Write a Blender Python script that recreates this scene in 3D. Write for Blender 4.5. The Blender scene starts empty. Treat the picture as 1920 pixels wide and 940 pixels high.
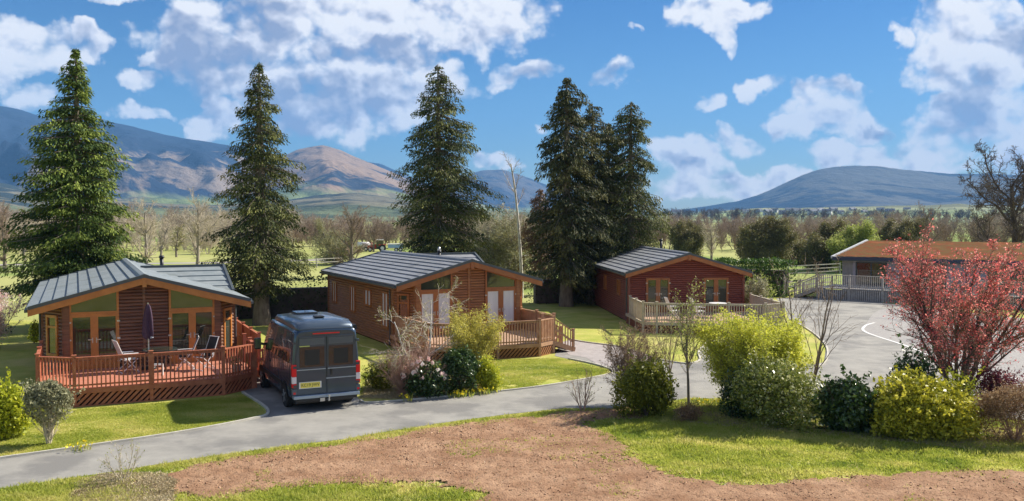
import bpy, bmesh, math, random
import numpy as np
from mathutils import Vector, Matrix
R = math.radians
S = bpy.context.scene
# ------------------------------------------------------------------ camera
CAMH = 5.7; F = 1700.0; PITCH = math.atan(62/F)
cd = bpy.data.cameras.new("camera"); cam = bpy.data.objects.new("camera", cd)
S.collection.objects.link(cam); S.camera = cam
cam.location = (0, 0, CAMH); cam.rotation_euler = (R(90)-PITCH, 0, 0)
cd.sensor_width = 36; cd.lens = 36*F/1920; cd.clip_end = 20000; cd.clip_start = .1
S.render.resolution_x = 1024; S.render.resolution_y = 501
S.view_settings.view_transform = 'Standard'; S.view_settings.look = 'None'
S.view_settings.exposure = 1.1; S.view_settings.gamma = 1
# ------------------------------------------------------------------ light
SUN_EL = 37.0; SUN_AZ = 59.0            # azimuth clockwise from the view direction (+Y)
sl = bpy.data.lights.new("sun", 'SUN'); so = bpy.data.objects.new("sun", sl); S.collection.objects.link(so)
sl.energy = 4.7; sl.angle = R(.55); sl.color = (1, .92, .78)
sd = Vector((math.sin(R(SUN_AZ))*math.cos(R(SUN_EL)), math.cos(R(SUN_AZ))*math.cos(R(SUN_EL)), math.sin(R(SUN_EL))))
so.rotation_euler = sd.to_track_quat('Z', 'Y').to_euler()
W = bpy.data.worlds.new("World"); S.world = W; W.use_nodes = True
wt = W.node_tree; wt.nodes.clear()
def N(t, typ, **k):
    n = t.nodes.new(typ)
    for a, v in k.items():
        if a == 'ins':
            for i, x in v.items():
                if isinstance(x, bpy.types.NodeSocket): t.links.new(x, n.inputs[i])
                else: n.inputs[i].default_value = x
        else: setattr(n, a, v)
    return n
def M(t, op, a, b=0.0, c=0.0, clamp=False):
    n = t.nodes.new('ShaderNodeMath'); n.operation = op; n.use_clamp = clamp
    for i, x in enumerate((a, b, c)):
        if isinstance(x, bpy.types.NodeSocket): t.links.new(x, n.inputs[i])
        else: n.inputs[i].default_value = x
    return n.outputs[0]
def VM(t, op, a, b=(0, 0, 0), out=0):
    n = t.nodes.new('ShaderNodeVectorMath'); n.operation = op
    for i, x in enumerate((a, b)):
        if isinstance(x, bpy.types.NodeSocket): t.links.new(x, n.inputs[i])
        else: n.inputs[i].default_value = x
    return n.outputs[out]
def build_sky():
    t = wt
    sky = N(t, 'ShaderNodeTexSky', sky_type='NISHITA', sun_disc=False)
    sky.sun_elevation = R(SUN_EL); sky.sun_rotation = R(SUN_AZ)
    sky.air_density = 1.0; sky.dust_density = .3; sky.ozone_density = 3.0
    hs = N(t, 'ShaderNodeHueSaturation', ins={'Saturation': 1.2, 'Value': 1.0, 'Color': sky.outputs[0]})
    gz_ = N(t, 'ShaderNodeSeparateXYZ', ins={0: N(t, 'ShaderNodeTexCoord').outputs['Generated']}).outputs[2]
    gf = N(t, 'ShaderNodeMapRange', ins={0: gz_, 1: 0.0, 2: .26}).outputs[0]
    tc_ = N(t, 'ShaderNodeMix', data_type='RGBA', ins={0: gf, 6: (.7, .84, .93, 1), 7: (.3, .56, .82, 1)})
    tint = N(t, 'ShaderNodeMix', data_type='RGBA', blend_type='MULTIPLY', ins={0: 1.0, 6: hs.outputs[0], 7: tc_.outputs[2]})
    bg = N(t, 'ShaderNodeBackground', ins={0: tint.outputs[2], 1: .052})
    tc = N(t, 'ShaderNodeTexCoord')
    sx = N(t, 'ShaderNodeSeparateXYZ', ins={0: tc.outputs['Generated']})
    az = M(t, 'ARCTAN2', sx.outputs[0], sx.outputs[1])
    el = M(t, 'ARCSINE', sx.outputs[2])
    P = N(t, 'ShaderNodeCombineXYZ', ins={0: az, 1: el, 2: 0.0}).outputs[0]
    nz = N(t, 'ShaderNodeTexNoise', noise_dimensions='2D', ins={'Vector': P, 'Scale': 15.0, 'Detail': 7.0, 'Roughness': .55})
    off = VM(t, 'SUBTRACT', nz.outputs['Color'], (.5, .5, .5))
    Pw = VM(t, 'ADD', P, VM(t, 'MULTIPLY', off, (.085, .06, 0)))
    def blobs(lst):
        acc = None
        for cx, cy, rx, ry, st in lst:
            a = math.atan((cx-960)/F); e = math.atan((408-cy)/F*math.cos(a))
            q = VM(t, 'MULTIPLY', VM(t, 'SUBTRACT', Pw, (a, e, 0)), (F/rx, F/ry, 0))
            l = VM(t, 'DOT_PRODUCT', q, q, out=1)
            v = M(t, 'MULTIPLY_ADD', l, -st, st)
            acc = v if acc is None else M(t, 'MAXIMUM', acc, v)
        return acc
    shape = blobs([(440,80,175,120,1.2),(640,60,220,120,1.3),(860,50,170,75,1.2),(740,170,170,80,1),(560,190,150,80,1),(650,235,150,50,.9),
        (50,85,90,55,1),(155,75,55,30,.9),(15,140,50,50,.9),(85,185,55,38,.8),(275,150,60,32,.9),(290,105,22,16,.7),(268,212,50,22,.8),
        (385,225,50,48,.9),(375,185,24,18,.7),(240,-4,90,12,.6),(1000,20,40,60,.5),
        (1340,25,80,52,1.1),(1352,80,36,28,.8),(970,140,70,28,.55),(1140,143,42,24,.5),(1333,190,32,28,.75),(1420,155,52,22,.7),(1388,265,62,34,.9),
        (1290,300,72,45,.95),(1330,350,130,36,.95),(1550,190,90,52,1),(1495,240,60,34,.9),(1590,232,75,45,1),
        (1590,290,90,28,.8),(1450,330,90,20,.7),(1820,50,120,85,1.3),(1770,110,80,75,1.2),(1880,160,95,90,1.3),(1800,230,90,80,1.2),
        (1770,285,120,40,1),(1900,260,70,60,1),(1690,305,110,28,.9),(1870,325,120,28,.8),(925,305,50,24,.8),(1210,60,18,10,.5),(1672,72,20,24,.55),
        (1190,58,14,9,.4),(985,243,20,12,.5)])
    dark = blobs([(400,120,130,100,1),(560,185,170,75,1),(470,40,110,60,.8),(730,110,190,28,.9),(700,180,110,45,.8),(1900,75,60,45,.9),(1810,195,70,60,1),(1650,245,34,26,1),
        (1790,250,60,40,.6),(1560,215,50,22,.5),(970,148,60,24,.6),(1140,150,38,20,.6),(1310,325,70,14,.5),(1340,18,40,16,.4)])
    n2 = N(t, 'ShaderNodeTexNoise', noise_dimensions='2D', ins={'Vector': P, 'Scale': 20.0, 'Detail': 8.0, 'Roughness': .56})
    n2b = N(t, 'ShaderNodeTexNoise', noise_dimensions='2D', ins={'Vector': VM(t, 'ADD', P, (.012, .018, 0)), 'Scale': 20.0, 'Detail': 4.0, 'Roughness': .5})
    # clouds elsewhere in the sky (all round and above), cover raised as unseen fill light
    big = N(t, 'ShaderNodeTexNoise', noise_dimensions='3D', ins={'Vector': tc.outputs['Generated'], 'Scale': 3.2, 'Detail': 4.0, 'Roughness': .55})
    away = M(t, 'MAXIMUM', M(t, 'SUBTRACT', M(t, 'ABSOLUTE', az), .56), M(t, 'SUBTRACT', el, .27))
    gen = M(t, 'MULTIPLY', M(t, 'MULTIPLY', M(t, 'SUBTRACT', big.outputs[0], .44), 6.0), M(t, 'MULTIPLY', away, 14.0, clamp=True))
    gen = M(t, 'SUBTRACT', gen, M(t, 'MULTIPLY', M(t, 'SUBTRACT', 1.0, M(t, 'MULTIPLY', away, 14.0, clamp=True)), 9.0))
    shape = M(t, 'MINIMUM', M(t, 'MULTIPLY', shape, 2.3), 1.5)
    sh = M(t, 'MAXIMUM', shape, gen)
    def vor(v, sc): return N(t, 'ShaderNodeTexVoronoi', voronoi_dimensions='2D', feature='SMOOTH_F1', ins={'Vector': v, 'Scale': sc, 'Detail': 3.0, 'Roughness': .55, 'Smoothness': .35}).outputs['Distance']
    Pv = VM(t, 'ADD', VM(t, 'MULTIPLY', P, (1, 1.25, 1)), VM(t, 'MULTIPLY', off, (.02, .02, 0)))
    v1 = vor(Pv, 19.0); v2 = vor(VM(t, 'ADD', Pv, (.006, .0115, 0)), 19.0)
    puff = M(t, 'SUBTRACT', .5, v1)
    d = M(t, 'ADD', M(t, 'ADD', sh, M(t, 'MULTIPLY', puff, 1.5)), M(t, 'MULTIPLY', M(t, 'SUBTRACT', n2.outputs[0], .5), 1.6))
    alpha = N(t, 'ShaderNodeMapRange', interpolation_type='SMOOTHSTEP', ins={0: d, 1: -.25, 2: 1.0, 3: 0.0, 4: .99}).outputs[0]
    thick = N(t, 'ShaderNodeMapRange', ins={0: d, 1: .6, 2: 2.0, 3: 0.0, 4: 1.0}).outputs[0]
    rel = M(t, 'SUBTRACT', v2, v1)
    lit = M(t, 'ADD', .98, M(t, 'MULTIPLY', rel, 1.0))
    lit = M(t, 'SUBTRACT', lit, M(t, 'MULTIPLY', thick, .3))
    lit = M(t, 'SUBTRACT', lit, M(t, 'MULTIPLY', M(t, 'MAXIMUM', dark, 0.0), .78))
    lit = M(t, 'ADD', lit, M(t, 'MULTIPLY', M(t, 'SUBTRACT', n2.outputs[0], n2b.outputs[0]), .8), clamp=True)
    cr = N(t, 'ShaderNodeValToRGB', ins={0: lit})
    e = cr.color_ramp.elements
    e[0].position = .12; e[0].color = (.3, .33, .45, 1); e[1].position = .92; e[1].color = (1, .965, .93, 1)
    m = cr.color_ramp.elements.new(.45); m.color = (.54, .54, .61, 1)
    m = cr.color_ramp.elements.new(.7); m.color = (.8, .79, .83, 1)
    cb = N(t, 'ShaderNodeBackground', ins={0: cr.outputs[0], 1: .56})
    mx = N(t, 'ShaderNodeMixShader', ins={0: alpha, 1: bg.outputs[0], 2: cb.outputs[0]})
    o = N(t, 'ShaderNodeOutputWorld', ins={0: mx.outputs[0]})
build_sky()
# ------------------------------------------------------------------ helpers
C = S.collection
def ray(px, py):
    a = (px-960)/F; b = (470-py)/F
    return np.array([a, math.cos(PITCH)+b*math.sin(PITCH), -math.sin(PITCH)+b*math.cos(PITCH)])
def G(px, py, z=0.0):
    r = ray(px, py); k = (z-CAMH)/r[2]
    return Vector((r[0]*k, r[1]*k, z))
def ZA(py, D):                      # height seen at image row py at distance D
    r = ray(960, py); return CAMH + r[2]/r[1]*D
def XA(px, D): return (px-960)/F*D
def tag(o, label=None, cat=None, group=None, kind=None):
    if label: o['label'] = label
    if cat: o['category'] = cat
    if group: o['group'] = group
    if kind: o['kind'] = kind
    return o
def empty(name, loc=(0, 0, 0), rz=0, label=None, cat=None, group=None):
    o = bpy.data.objects.new(name, None); C.objects.link(o); o.location = loc; o.rotation_euler = (0, 0, rz)
    o.empty_display_size = .2
    return tag(o, label, cat, group)
def copy_tree(o, parent=None):
    c = o.copy(); C.objects.link(c)
    if parent: c.parent = parent
    for ch in list(o.children): copy_tree(ch, c)
    return c
def link_mesh(name, me, mat, parent=None, smooth=False):
    if mat: me.materials.append(mat)
    if smooth: me.polygons.foreach_set('use_smooth', [True]*len(me.polygons))
    o = bpy.data.objects.new(name, me); C.objects.link(o)
    if parent: o.parent = parent
    return o
def np_mesh(name, V, Fc, mat, parent=None, rnd=None, smooth=False):
    """V (n,3); Fc (m,k) constant-size faces; rnd per-vertex float"""
    V = np.asarray(V, dtype=np.float32); Fc = np.asarray(Fc, dtype=np.int32)
    me = bpy.data.meshes.new(name); m, k = Fc.shape
    me.vertices.add(len(V)); me.vertices.foreach_set('co', V.ravel())
    me.loops.add(m*k); me.loops.foreach_set('vertex_index', Fc.ravel())
    me.polygons.add(m); me.polygons.foreach_set('loop_start', np.arange(0, m*k, k, dtype=np.int32))
    me.update(calc_edges=True)
    if rnd is not None:
        a = me.attributes.new('rnd', 'FLOAT', 'POINT'); a.data.foreach_set('value', np.asarray(rnd, dtype=np.float32))
    return link_mesh(name, me, mat, parent, smooth)
class MB:
    def __init__(s): s.v = []; s.f = []
    def add(s, vs, fs):
        n = len(s.v); s.v += [tuple(v) for v in vs]; s.f += [tuple(i+n for i in f) for f in fs]; return s
    def box(s, x0, x1, y0, y1, z0, z1):
        return s.add([(x0,y0,z0),(x1,y0,z0),(x1,y1,z0),(x0,y1,z0),(x0,y0,z1),(x1,y0,z1),(x1,y1,z1),(x0,y1,z1)],
            [(0,3,2,1),(4,5,6,7),(0,1,5,4),(1,2,6,5),(2,3,7,6),(3,0,4,7)])
    def beam(s, a, b, w, h, up=(0, 0, 1)):
        a = Vector(a); b = Vector(b); d = (b-a).normalized(); u = Vector(up)
        sd_ = d.cross(u)
        if sd_.length < 1e-4: sd_ = d.cross(Vector((1, 0, 0)))
        sd_.normalize(); u = sd_.cross(d); sd_ *= w/2; u = u*(h/2)
        p = [a-sd_-u, a+sd_-u, a+sd_+u, a-sd_+u, b-sd_-u, b+sd_-u, b+sd_+u, b-sd_+u]
        return s.add(p, [(0,3,2,1),(4,5,6,7),(0,1,5,4),(1,2,6,5),(2,3,7,6),(3,0,4,7)])
    def tube(s, a, b, r0, r1=None, n=8, caps=True):
        r1 = r0 if r1 is None else r1; a = Vector(a); b = Vector(b); d = (b-a).normalized()
        u = d.cross(Vector((0, 0, 1)))
        if u.length < 1e-3: u = Vector((1, 0, 0))
        u.normalize(); w = d.cross(u); vs = []
        for p, r in ((a, r0), (b, r1)):
            for i in range(n):
                t = 2*math.pi*i/n; vs.append(p+u*(r*math.cos(t))+w*(r*math.sin(t)))
        fs = [(i, (i+1) % n, n+(i+1) % n, n+i) for i in range(n)]
        if caps: fs += [tuple(reversed(range(n))), tuple(range(n, 2*n))]
        return s.add(vs, fs)
    def poly(s, pts): return s.add(pts, [tuple(range(len(pts)))])
    def prism(s, pts, vec):
        n = len(pts); v = Vector(vec); q = [Vector(p) for p in pts]
        return s.add(q+[p+v for p in q], [tuple(reversed(range(n))), tuple(range(n, 2*n))]+[(i, (i+1) % n, n+(i+1) % n, n+i) for i in range(n)])
    def build(s, name, mat, parent=None, smooth=False, bevel=0):
        me = bpy.data.meshes.new(name); me.from_pydata(s.v, [], s.f); me.update()
        bm = bmesh.new(); bm.from_mesh(me); bmesh.ops.recalc_face_normals(bm, faces=bm.faces); bm.to_mesh(me); bm.free()
        o = link_mesh(name, me, mat, parent, smooth)
        if bevel:
            b = o.modifiers.new('bevel', 'BEVEL'); b.width = bevel; b.segments = 2; b.limit_method = 'ANGLE'
        return o
# ------------------------------------------------------------------ materials
def mat(name, c, rough=.6, c2=None, scale=5.0, detail=4.0, metal=0.0, bump=0.0, bscale=None, spec=.5, lo=.35, hi=.65, coord='Object', stretch=None, coat=0, c3=None, c3scale=1.0, c3lo=.55, c3hi=.7):
    m = bpy.data.materials.new(name); m.use_nodes = True; t = m.node_tree; b = t.nodes['Principled BSDF']
    b.inputs['Base Color'].default_value = (*c, 1); b.inputs['Roughness'].default_value = rough; b.inputs['Metallic'].default_value = metal
    b.inputs['Specular IOR Level'].default_value = spec; b.inputs['Coat Weight'].default_value = coat
    tc = N(t, 'ShaderNodeTexCoord'); v = tc.outputs[coord]
    if stretch: v = VM(t, 'MULTIPLY', v, stretch)
    col = None
    if c2:
        nz = N(t, 'ShaderNodeTexNoise', ins={'Vector': v, 'Scale': scale, 'Detail': detail, 'Roughness': .6})
        f = N(t, 'ShaderNodeMapRange', ins={0: nz.outputs[0], 1: lo, 2: hi}).outputs[0]
        mx = N(t, 'ShaderNodeMix', data_type='RGBA', ins={0: f, 6: (*c, 1), 7: (*c2, 1)}); col = mx.outputs[2]
    if c3:
        nz = N(t, 'ShaderNodeTexNoise', ins={'Vector': v, 'Scale': c3scale, 'Detail': 5.0, 'Roughness': .6})
        f = N(t, 'ShaderNodeMapRange', ins={0: nz.outputs[0], 1: c3lo, 2: c3hi}).outputs[0]
        mx = N(t, 'ShaderNodeMix', data_type='RGBA', ins={0: f, 6: col if col else (*c, 1), 7: (*c3, 1)}); col = mx.outputs[2]
    if col: t.links.new(col, b.inputs['Base Color'])
    if bump:
        bz = N(t, 'ShaderNodeTexNoise', ins={'Vector': v, 'Scale': bscale or scale*4, 'Detail': 5.0})
        bp = N(t, 'ShaderNodeBump', ins={'Strength': bump, 'Distance': .03, 'Height': bz.outputs[0]})
        t.links.new(bp.outputs[0], b.inputs['Normal'])
    return m
def leafmat(name, cols, trans=.3, rough=.55, spec=.3):
    """cols: list of colours across the per-leaf random attribute"""
    m = bpy.data.materials.new(name); m.use_nodes = True; t = m.node_tree; b = t.nodes['Principled BSDF']
    at = N(t, 'ShaderNodeAttribute', attribute_name='rnd')
    cr = N(t, 'ShaderNodeValToRGB', ins={0: at.outputs['Fac']}); e = cr.color_ramp.elements
    n = len(cols)
    e[0].color = (*cols[0], 1); e[1].color = (*cols[-1], 1)
    for i in range(1, n-1):
        x = e.new(i/(n-1)); x.color = (*cols[i], 1)
    t.links.new(cr.outputs[0], b.inputs['Base Color']); b.inputs['Roughness'].default_value = rough; b.inputs['Specular IOR Level'].default_value = spec
    if trans:
        tr = N(t, 'ShaderNodeBsdfTranslucent', ins={0: cr.outputs[0]})
        mx = N(t, 'ShaderNodeMixShader', ins={0: trans, 1: b.outputs[0], 2: tr.outputs[0]})
        t.links.new(mx.outputs[0], t.nodes['Material Output'].inputs[0])
    return m
MT = {}
MT['bark'] = mat('bark', (.13, .1, .08), .9, (.24, .2, .16), 6, bump=.8, stretch=(1, 1, .3))
MT['bark_grey'] = mat('bark_grey', (.2, .17, .14), .9, (.34, .3, .26), 5, bump=.8, stretch=(1, 1, .3))
MT['birch'] = mat('birch_bark', (.62, .58, .52), .8, (.3, .26, .22), 3, lo=.5, hi=.7)
MT['twig_brown'] = mat('twig_brown', (.2, .14, .1), .9, (.3, .22, .16), 1.5)
MT['twig_pink'] = mat('twig_pink', (.42, .25, .2), .9, (.5, .34, .26), 2)
MT['twig_dark'] = mat('twig_dark', (.07, .05, .045), .9, (.13, .1, .08), 2)
MT['twig_pale'] = mat('twig_pale', (.46, .39, .3), .9, (.58, .51, .4), 1.0)
MT['twig_green'] = mat('twig_green', (.3, .27, .1), .9, (.38, .36, .16), 1.5)
MT['twig_purple'] = mat('twig_purple', (.3, .22, .19), .9, (.42, .34, .27), .03)
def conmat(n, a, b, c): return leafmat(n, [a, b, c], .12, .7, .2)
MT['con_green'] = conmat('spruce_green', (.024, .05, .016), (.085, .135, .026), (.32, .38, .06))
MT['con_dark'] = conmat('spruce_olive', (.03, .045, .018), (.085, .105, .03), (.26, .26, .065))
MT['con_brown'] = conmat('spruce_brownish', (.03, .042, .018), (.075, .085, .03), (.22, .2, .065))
MT['con_rust'] = leafmat('spruce_rust', [(.07, .045, .03), (.2, .11, .06), (.3, .2, .08)], .2)
MT['hedge'] = leafmat('hedge_leaf', [(.012, .028, .008), (.03, .06, .014), (.07, .12, .025)], .2)
MT['hedge_light'] = leafmat('hedge_light_leaf', [(.03, .07, .012), (.07, .14, .02), (.15, .24, .04)], .25)
MT['holly'] = leafmat('holly_leaf', [(.06, .09, .018), (.17, .21, .035), (.36, .38, .09), (.92, .88, .62)], .2, .3)
MT['laurel'] = leafmat('laurel_leaf', [(.018, .04, .012), (.045, .09, .022), (.12, .19, .045)], .15, .28, .6)
MT['varieg'] = leafmat('variegated_leaf', [(.14, .16, .018), (.36, .36, .035), (.62, .57, .05), (.85, .78, .14)], .3, .4)
MT['goldleaf'] = leafmat('golden_leaf', [(.18, .24, .02), (.44, .48, .035), (.72, .7, .06)], .35)
MT['olive'] = leafmat('olive_leaf', [(.07, .085, .014), (.16, .18, .02), (.36, .35, .04)], .25)
MT['willow'] = leafmat('willow_leaf', [(.42, .45, .05), (.62, .64, .08), (.8, .78, .14)], .4)
MT['forsythia'] = leafmat('forsythia_leaf', [(.4, .36, .1), (.6, .55, .1), (.7, .62, .14)], .4)
MT['redleaf'] = leafmat('red_leaf', [(.5, .08, .09), (.78, .18, .17), (.92, .4, .34)], .5)
MT['purpleleaf'] = leafmat('purple_leaf', [(.07, .015, .025), (.16, .03, .05), (.28, .07, .09)], .3)
MT['brownleaf'] = leafmat('brown_leaf', [(.16, .09, .05), (.3, .19, .1), (.42, .3, .17)], .3)
MT['greyleaf'] = leafmat('grey_green_leaf', [(.14, .13, .07), (.28, .28, .16), (.45, .44, .28)], .3)
MT['budleaf'] = leafmat('bud_leaf', [(.22, .28, .06), (.36, .42, .1), (.5, .5, .16)], .4)
MT['mossleaf'] = leafmat('woodland_bud', [(.12, .1, .05), (.19, .17, .07), (.24, .24, .08)], .3)
MT['flower'] = leafmat('camellia_flower', [(.75, .4, .38), (.85, .7, .66), (.9, .85, .8)], .3)
MT['daff'] = leafmat('daffodil_flower', [(.85, .7, .02), (.95, .8, .05)], .3)
MT['grass'] = leafmat('grass_blade', [(.18, .26, .035), (.43, .47, .075), (.68, .62, .22)], .5)
MT['drygrass'] = leafmat('dry_grass', [(.25, .2, .1), (.42, .34, .2), (.55, .47, .3)], .3)
MT['clod'] = leafmat('clod', [(.13, .07, .045), (.28, .16, .1), (.5, .34, .24)], 0, .95, .1)
# ground
MT['lawn'] = mat('lawn', (.29, .34, .06), .95, (.47, .45, .12), .8, 9, bump=.9, bscale=18, spec=.1, c3=(.5, .44, .17), c3scale=.35, c3lo=.5, c3hi=.72)
MT['field'] = mat('field', (.3, .33, .1), .95, (.4, .4, .16), .03, 8, bump=.4, bscale=3, spec=.1, c3=(.2, .28, .07), c3scale=.011, c3lo=.5, c3hi=.55)
MT['tarmac'] = mat('tarmac', (.26, .252, .232), .85, (.33, .318, .29), 1.2, 9, bump=.35, bscale=60, spec=.3, c3=(.2, .195, .185), c3scale=.5, c3lo=.48, c3hi=.6)
MT['gravel'] = mat('gravel_tarmac', (.3, .285, .275), .9, (.4, .385, .37), 9, 8, bump=.8, bscale=40, spec=.2, c3=(.24, .24, .25), c3scale=.5)
MT['paving'] = mat('drive_paving', (.3, .27, .26), .9, (.4, .36, .35), 3, 8, bump=.4, bscale=40)
MT['soil'] = mat('soil', (.25, .14, .082), .95, (.39, .245, .155), 1.1, 10, bump=1.0, bscale=22, spec=.1, c3=(.15, .08, .045), c3scale=11, c3lo=.56, c3hi=.66)
MT['kerb'] = mat('kerb_concrete', (.42, .4, .35), .9, (.55, .52, .45), 4)
MT['white_paint'] = mat('road_paint', (.75, .75, .73), .7, (.5, .5, .5), 6, lo=.5, hi=.8)
MT['water'] = None
# building
def cladmat(n, c, c2): return mat(n, c, .42, c2, 2.2, 6, bump=.15, bscale=20, stretch=(.6, .6, 6), spec=.45)
MT['clad1'] = cladmat('red_brown_cladding', (.11, .048, .028), (.22, .1, .055))
MT['clad2'] = cladmat('brown_cladding', (.24, .095, .035), (.36, .16, .06))
MT['clad3'] = cladmat('dark_red_cladding', (.17, .042, .026), (.24, .066, .038))
MT['backing'] = mat('wall_backing', (.05, .02, .012), .9)
MT['oak'] = mat('golden_timber', (.4, .15, .035), .4, (.52, .21, .055), 3, 6, stretch=(1, 1, 1), bump=.1)
MT['oak_dark'] = mat('brown_timber', (.3, .1, .03), .4, (.38, .14, .04), 3, 6)
MT['roof1'] = mat('grey_roof_tile', (.2, .235, .25), .55, (.27, .3, .31), 2.5, 8, bump=.25, bscale=40, c3=(.16, .18, .17), c3scale=.8)
MT['roof2'] = mat('slate_roof_tile', (.2, .215, .235), .55, (.27, .28, .3), 2.5, 8, bump=.25, bscale=40, c3=(.15, .16, .17), c3scale=.8)
MT['trim'] = mat('dark_grey_trim', (.07, .085, .095), .5)
MT['flue'] = mat('flue_metal', (.03, .03, .035), .4, metal=.3)
MT['red_wood'] = mat('red_deck_timber', (.36, .1, .05), .55, (.48, .17, .09), 4, 6, bump=.2)
MT['red_floor'] = mat('red_deck_boards', (.5, .18, .11), .6, (.6, .26, .17), 3, 6, bump=.3, bscale=12, stretch=(.3, 5, 1))
MT['brown_wood'] = mat('brown_deck_timber', (.36, .19, .1), .6, (.48, .28, .16), 4, 6, bump=.2)
MT['brown_floor'] = mat('brown_deck_boards', (.45, .28, .18), .6, (.55, .38, .27), 3, 6, bump=.3, bscale=12, stretch=(.3, 5, 1))
MT['pale_wood'] = mat('pale_deck_timber', (.44, .38, .29), .7, (.54, .48, .38), 4, 6, bump=.2)
MT['grey_wood'] = mat('grey_deck_timber', (.33, .3, .28), .8, (.46, .43, .4), 4, 6, bump=.2)
MT['dark_skirt'] = mat('dark_skirt_timber', (.2, .065, .04), .6, (.26, .09, .055), 4, 6)
MT['glass'] = mat('window_glass', (.02, .026, .02), .03, (.05, .06, .045), .8, 3, spec=.9)
MT['blind'] = mat('white_blind_behind_glass', (.62, .64, .66), .15, (.72, .73, .74), 1.2, spec=.6, stretch=(6, 6, .4))
MT['white'] = mat('white_plastic', (.75, .75, .75), .4)
MT['steel'] = mat('steel', (.5, .5, .5), .35, metal=.8)
MT['black'] = mat('black', (.015, .015, .017), .5)
MT['textile'] = mat('pale_textile', (.4, .43, .46), .8, (.5, .52, .54), 10)
MT['parasol'] = mat('parasol_cloth', (.05, .025, .05), .9, (.075, .04, .07), 6)
MT['render'] = mat('mauve_render', (.42, .36, .39), .9, (.5, .43, .46), 1.5)
MT['larch'] = mat('grey_larch', (.3, .26, .24), .8, (.4, .35, .33), 3, stretch=(4, 4, .5))
MT['sedum'] = mat('sedum_roof', (.19, .06, .03), .95, (.13, .1, .04), 2.4, 10, bump=.6, bscale=10, spec=.02, c3=(.3, .1, .045), c3scale=.7)
MT['paint'] = mat('van_paint', (.035, .062, .105), .25, (.04, .07, .115), 2, metal=.45, coat=.7)
MT['paint_roof'] = mat('van_roof_paint', (.07, .1, .14), .35, metal=.4, coat=.6)
MT['van_glass'] = mat('van_glass', (.01, .013, .016), .05, spec=.9)
MT['van_trim'] = mat('van_light_trim', (.32, .4, .5), .3, metal=.5)
MT['red_lens'] = mat('red_lens', (.7, .01, .02), .15)
MT['white_lens'] = mat('white_lens', (.75, .68, .7), .15)
MT['plate'] = mat('yellow_plate', (.8, .68, .12), .4)
MT['rubber'] = mat('rubber', (.02, .02, .02), .85)
MT['tr_red'] = mat('tractor_red', (.55, .04, .02), .4)
MT['blue_white'] = mat('trailer_blue', (.25, .4, .65), .5)
# ------------------------------------------------------------------ terrain
rng = np.random.default_rng(7)
def vnoise(x, y, seed=0):
    xi = np.floor(x).astype(int); yi = np.floor(y).astype(int); fx = x-xi; fy = y-yi
    fx = fx*fx*(3-2*fx); fy = fy*fy*(3-2*fy)
    def h(a, b):
        n = (a*374761393+b*668265263+seed*1442695041) & 0xffffffff
        n = ((n ^ (n >> 13))*1274126177) & 0xffffffff
        return ((n ^ (n >> 16)) & 0xffff)/65535.0
    return (h(xi, yi)*(1-fx)+h(xi+1, yi)*fx)*(1-fy)+(h(xi, yi+1)*(1-fx)+h(xi+1, yi+1)*fx)*fy
def fbm(x, y, seed=0, o=5):
    s = 0; a = .5; t = 0
    for i in range(o):
        s = s+a*vnoise(x*2**i, y*2**i, seed+i); t += a; a *= .5
    return s/t
def smooth_poly(pts, closed=True, n=6):
    """Catmull-Rom through points"""
    P = [Vector(p) for p in pts]; L = len(P); out = []
    rg = range(L) if closed else range(L-1)
    for i in rg:
        if closed: a, b, c, d = P[i-1], P[i], P[(i+1) % L], P[(i+2) % L]
        else: a, b, c, d = P[max(i-1, 0)], P[i], P[i+1], P[min(i+2, L-1)]
        for k in range(n):
            t = k/n
            out.append(.5*((2*b)+(c-a)*t+(2*a-5*b+4*c-d)*t*t+(3*b-a-3*c+d)*t**3))
    if not closed: out.append(P[-1])
    return out
def sheet(name, pts, z, m, **kw):
    bm = bmesh.new(); vs = [bm.verts.new((p[0], p[1], z)) for p in pts]
    es = [bm.edges.new((vs[i], vs[(i+1) % len(vs)])) for i in range(len(vs))]
    bmesh.ops.triangle_fill(bm, use_beauty=True, edges=es)
    for f in bm.faces:
        if f.normal.z < 0: f.normal_flip()
    me = bpy.data.meshes.new(name); bm.to_mesh(me); bm.free()
    return tag(link_mesh(name, me, m), kind='structure')
def inpoly(P, poly):
    x, y = P[:, 0], P[:, 1]; c = np.zeros(len(P), bool); n = len(poly)
    for i in range(n):
        x1, y1 = poly[i][0], poly[i][1]; x2, y2 = poly[i-1][0], poly[i-1][1]
        if y1 == y2: continue
        k = ((y1 > y) != (y2 > y)) & (x < (x2-x1)*(y-y1)/(y2-y1)+x1); c ^= k
    return c
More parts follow.
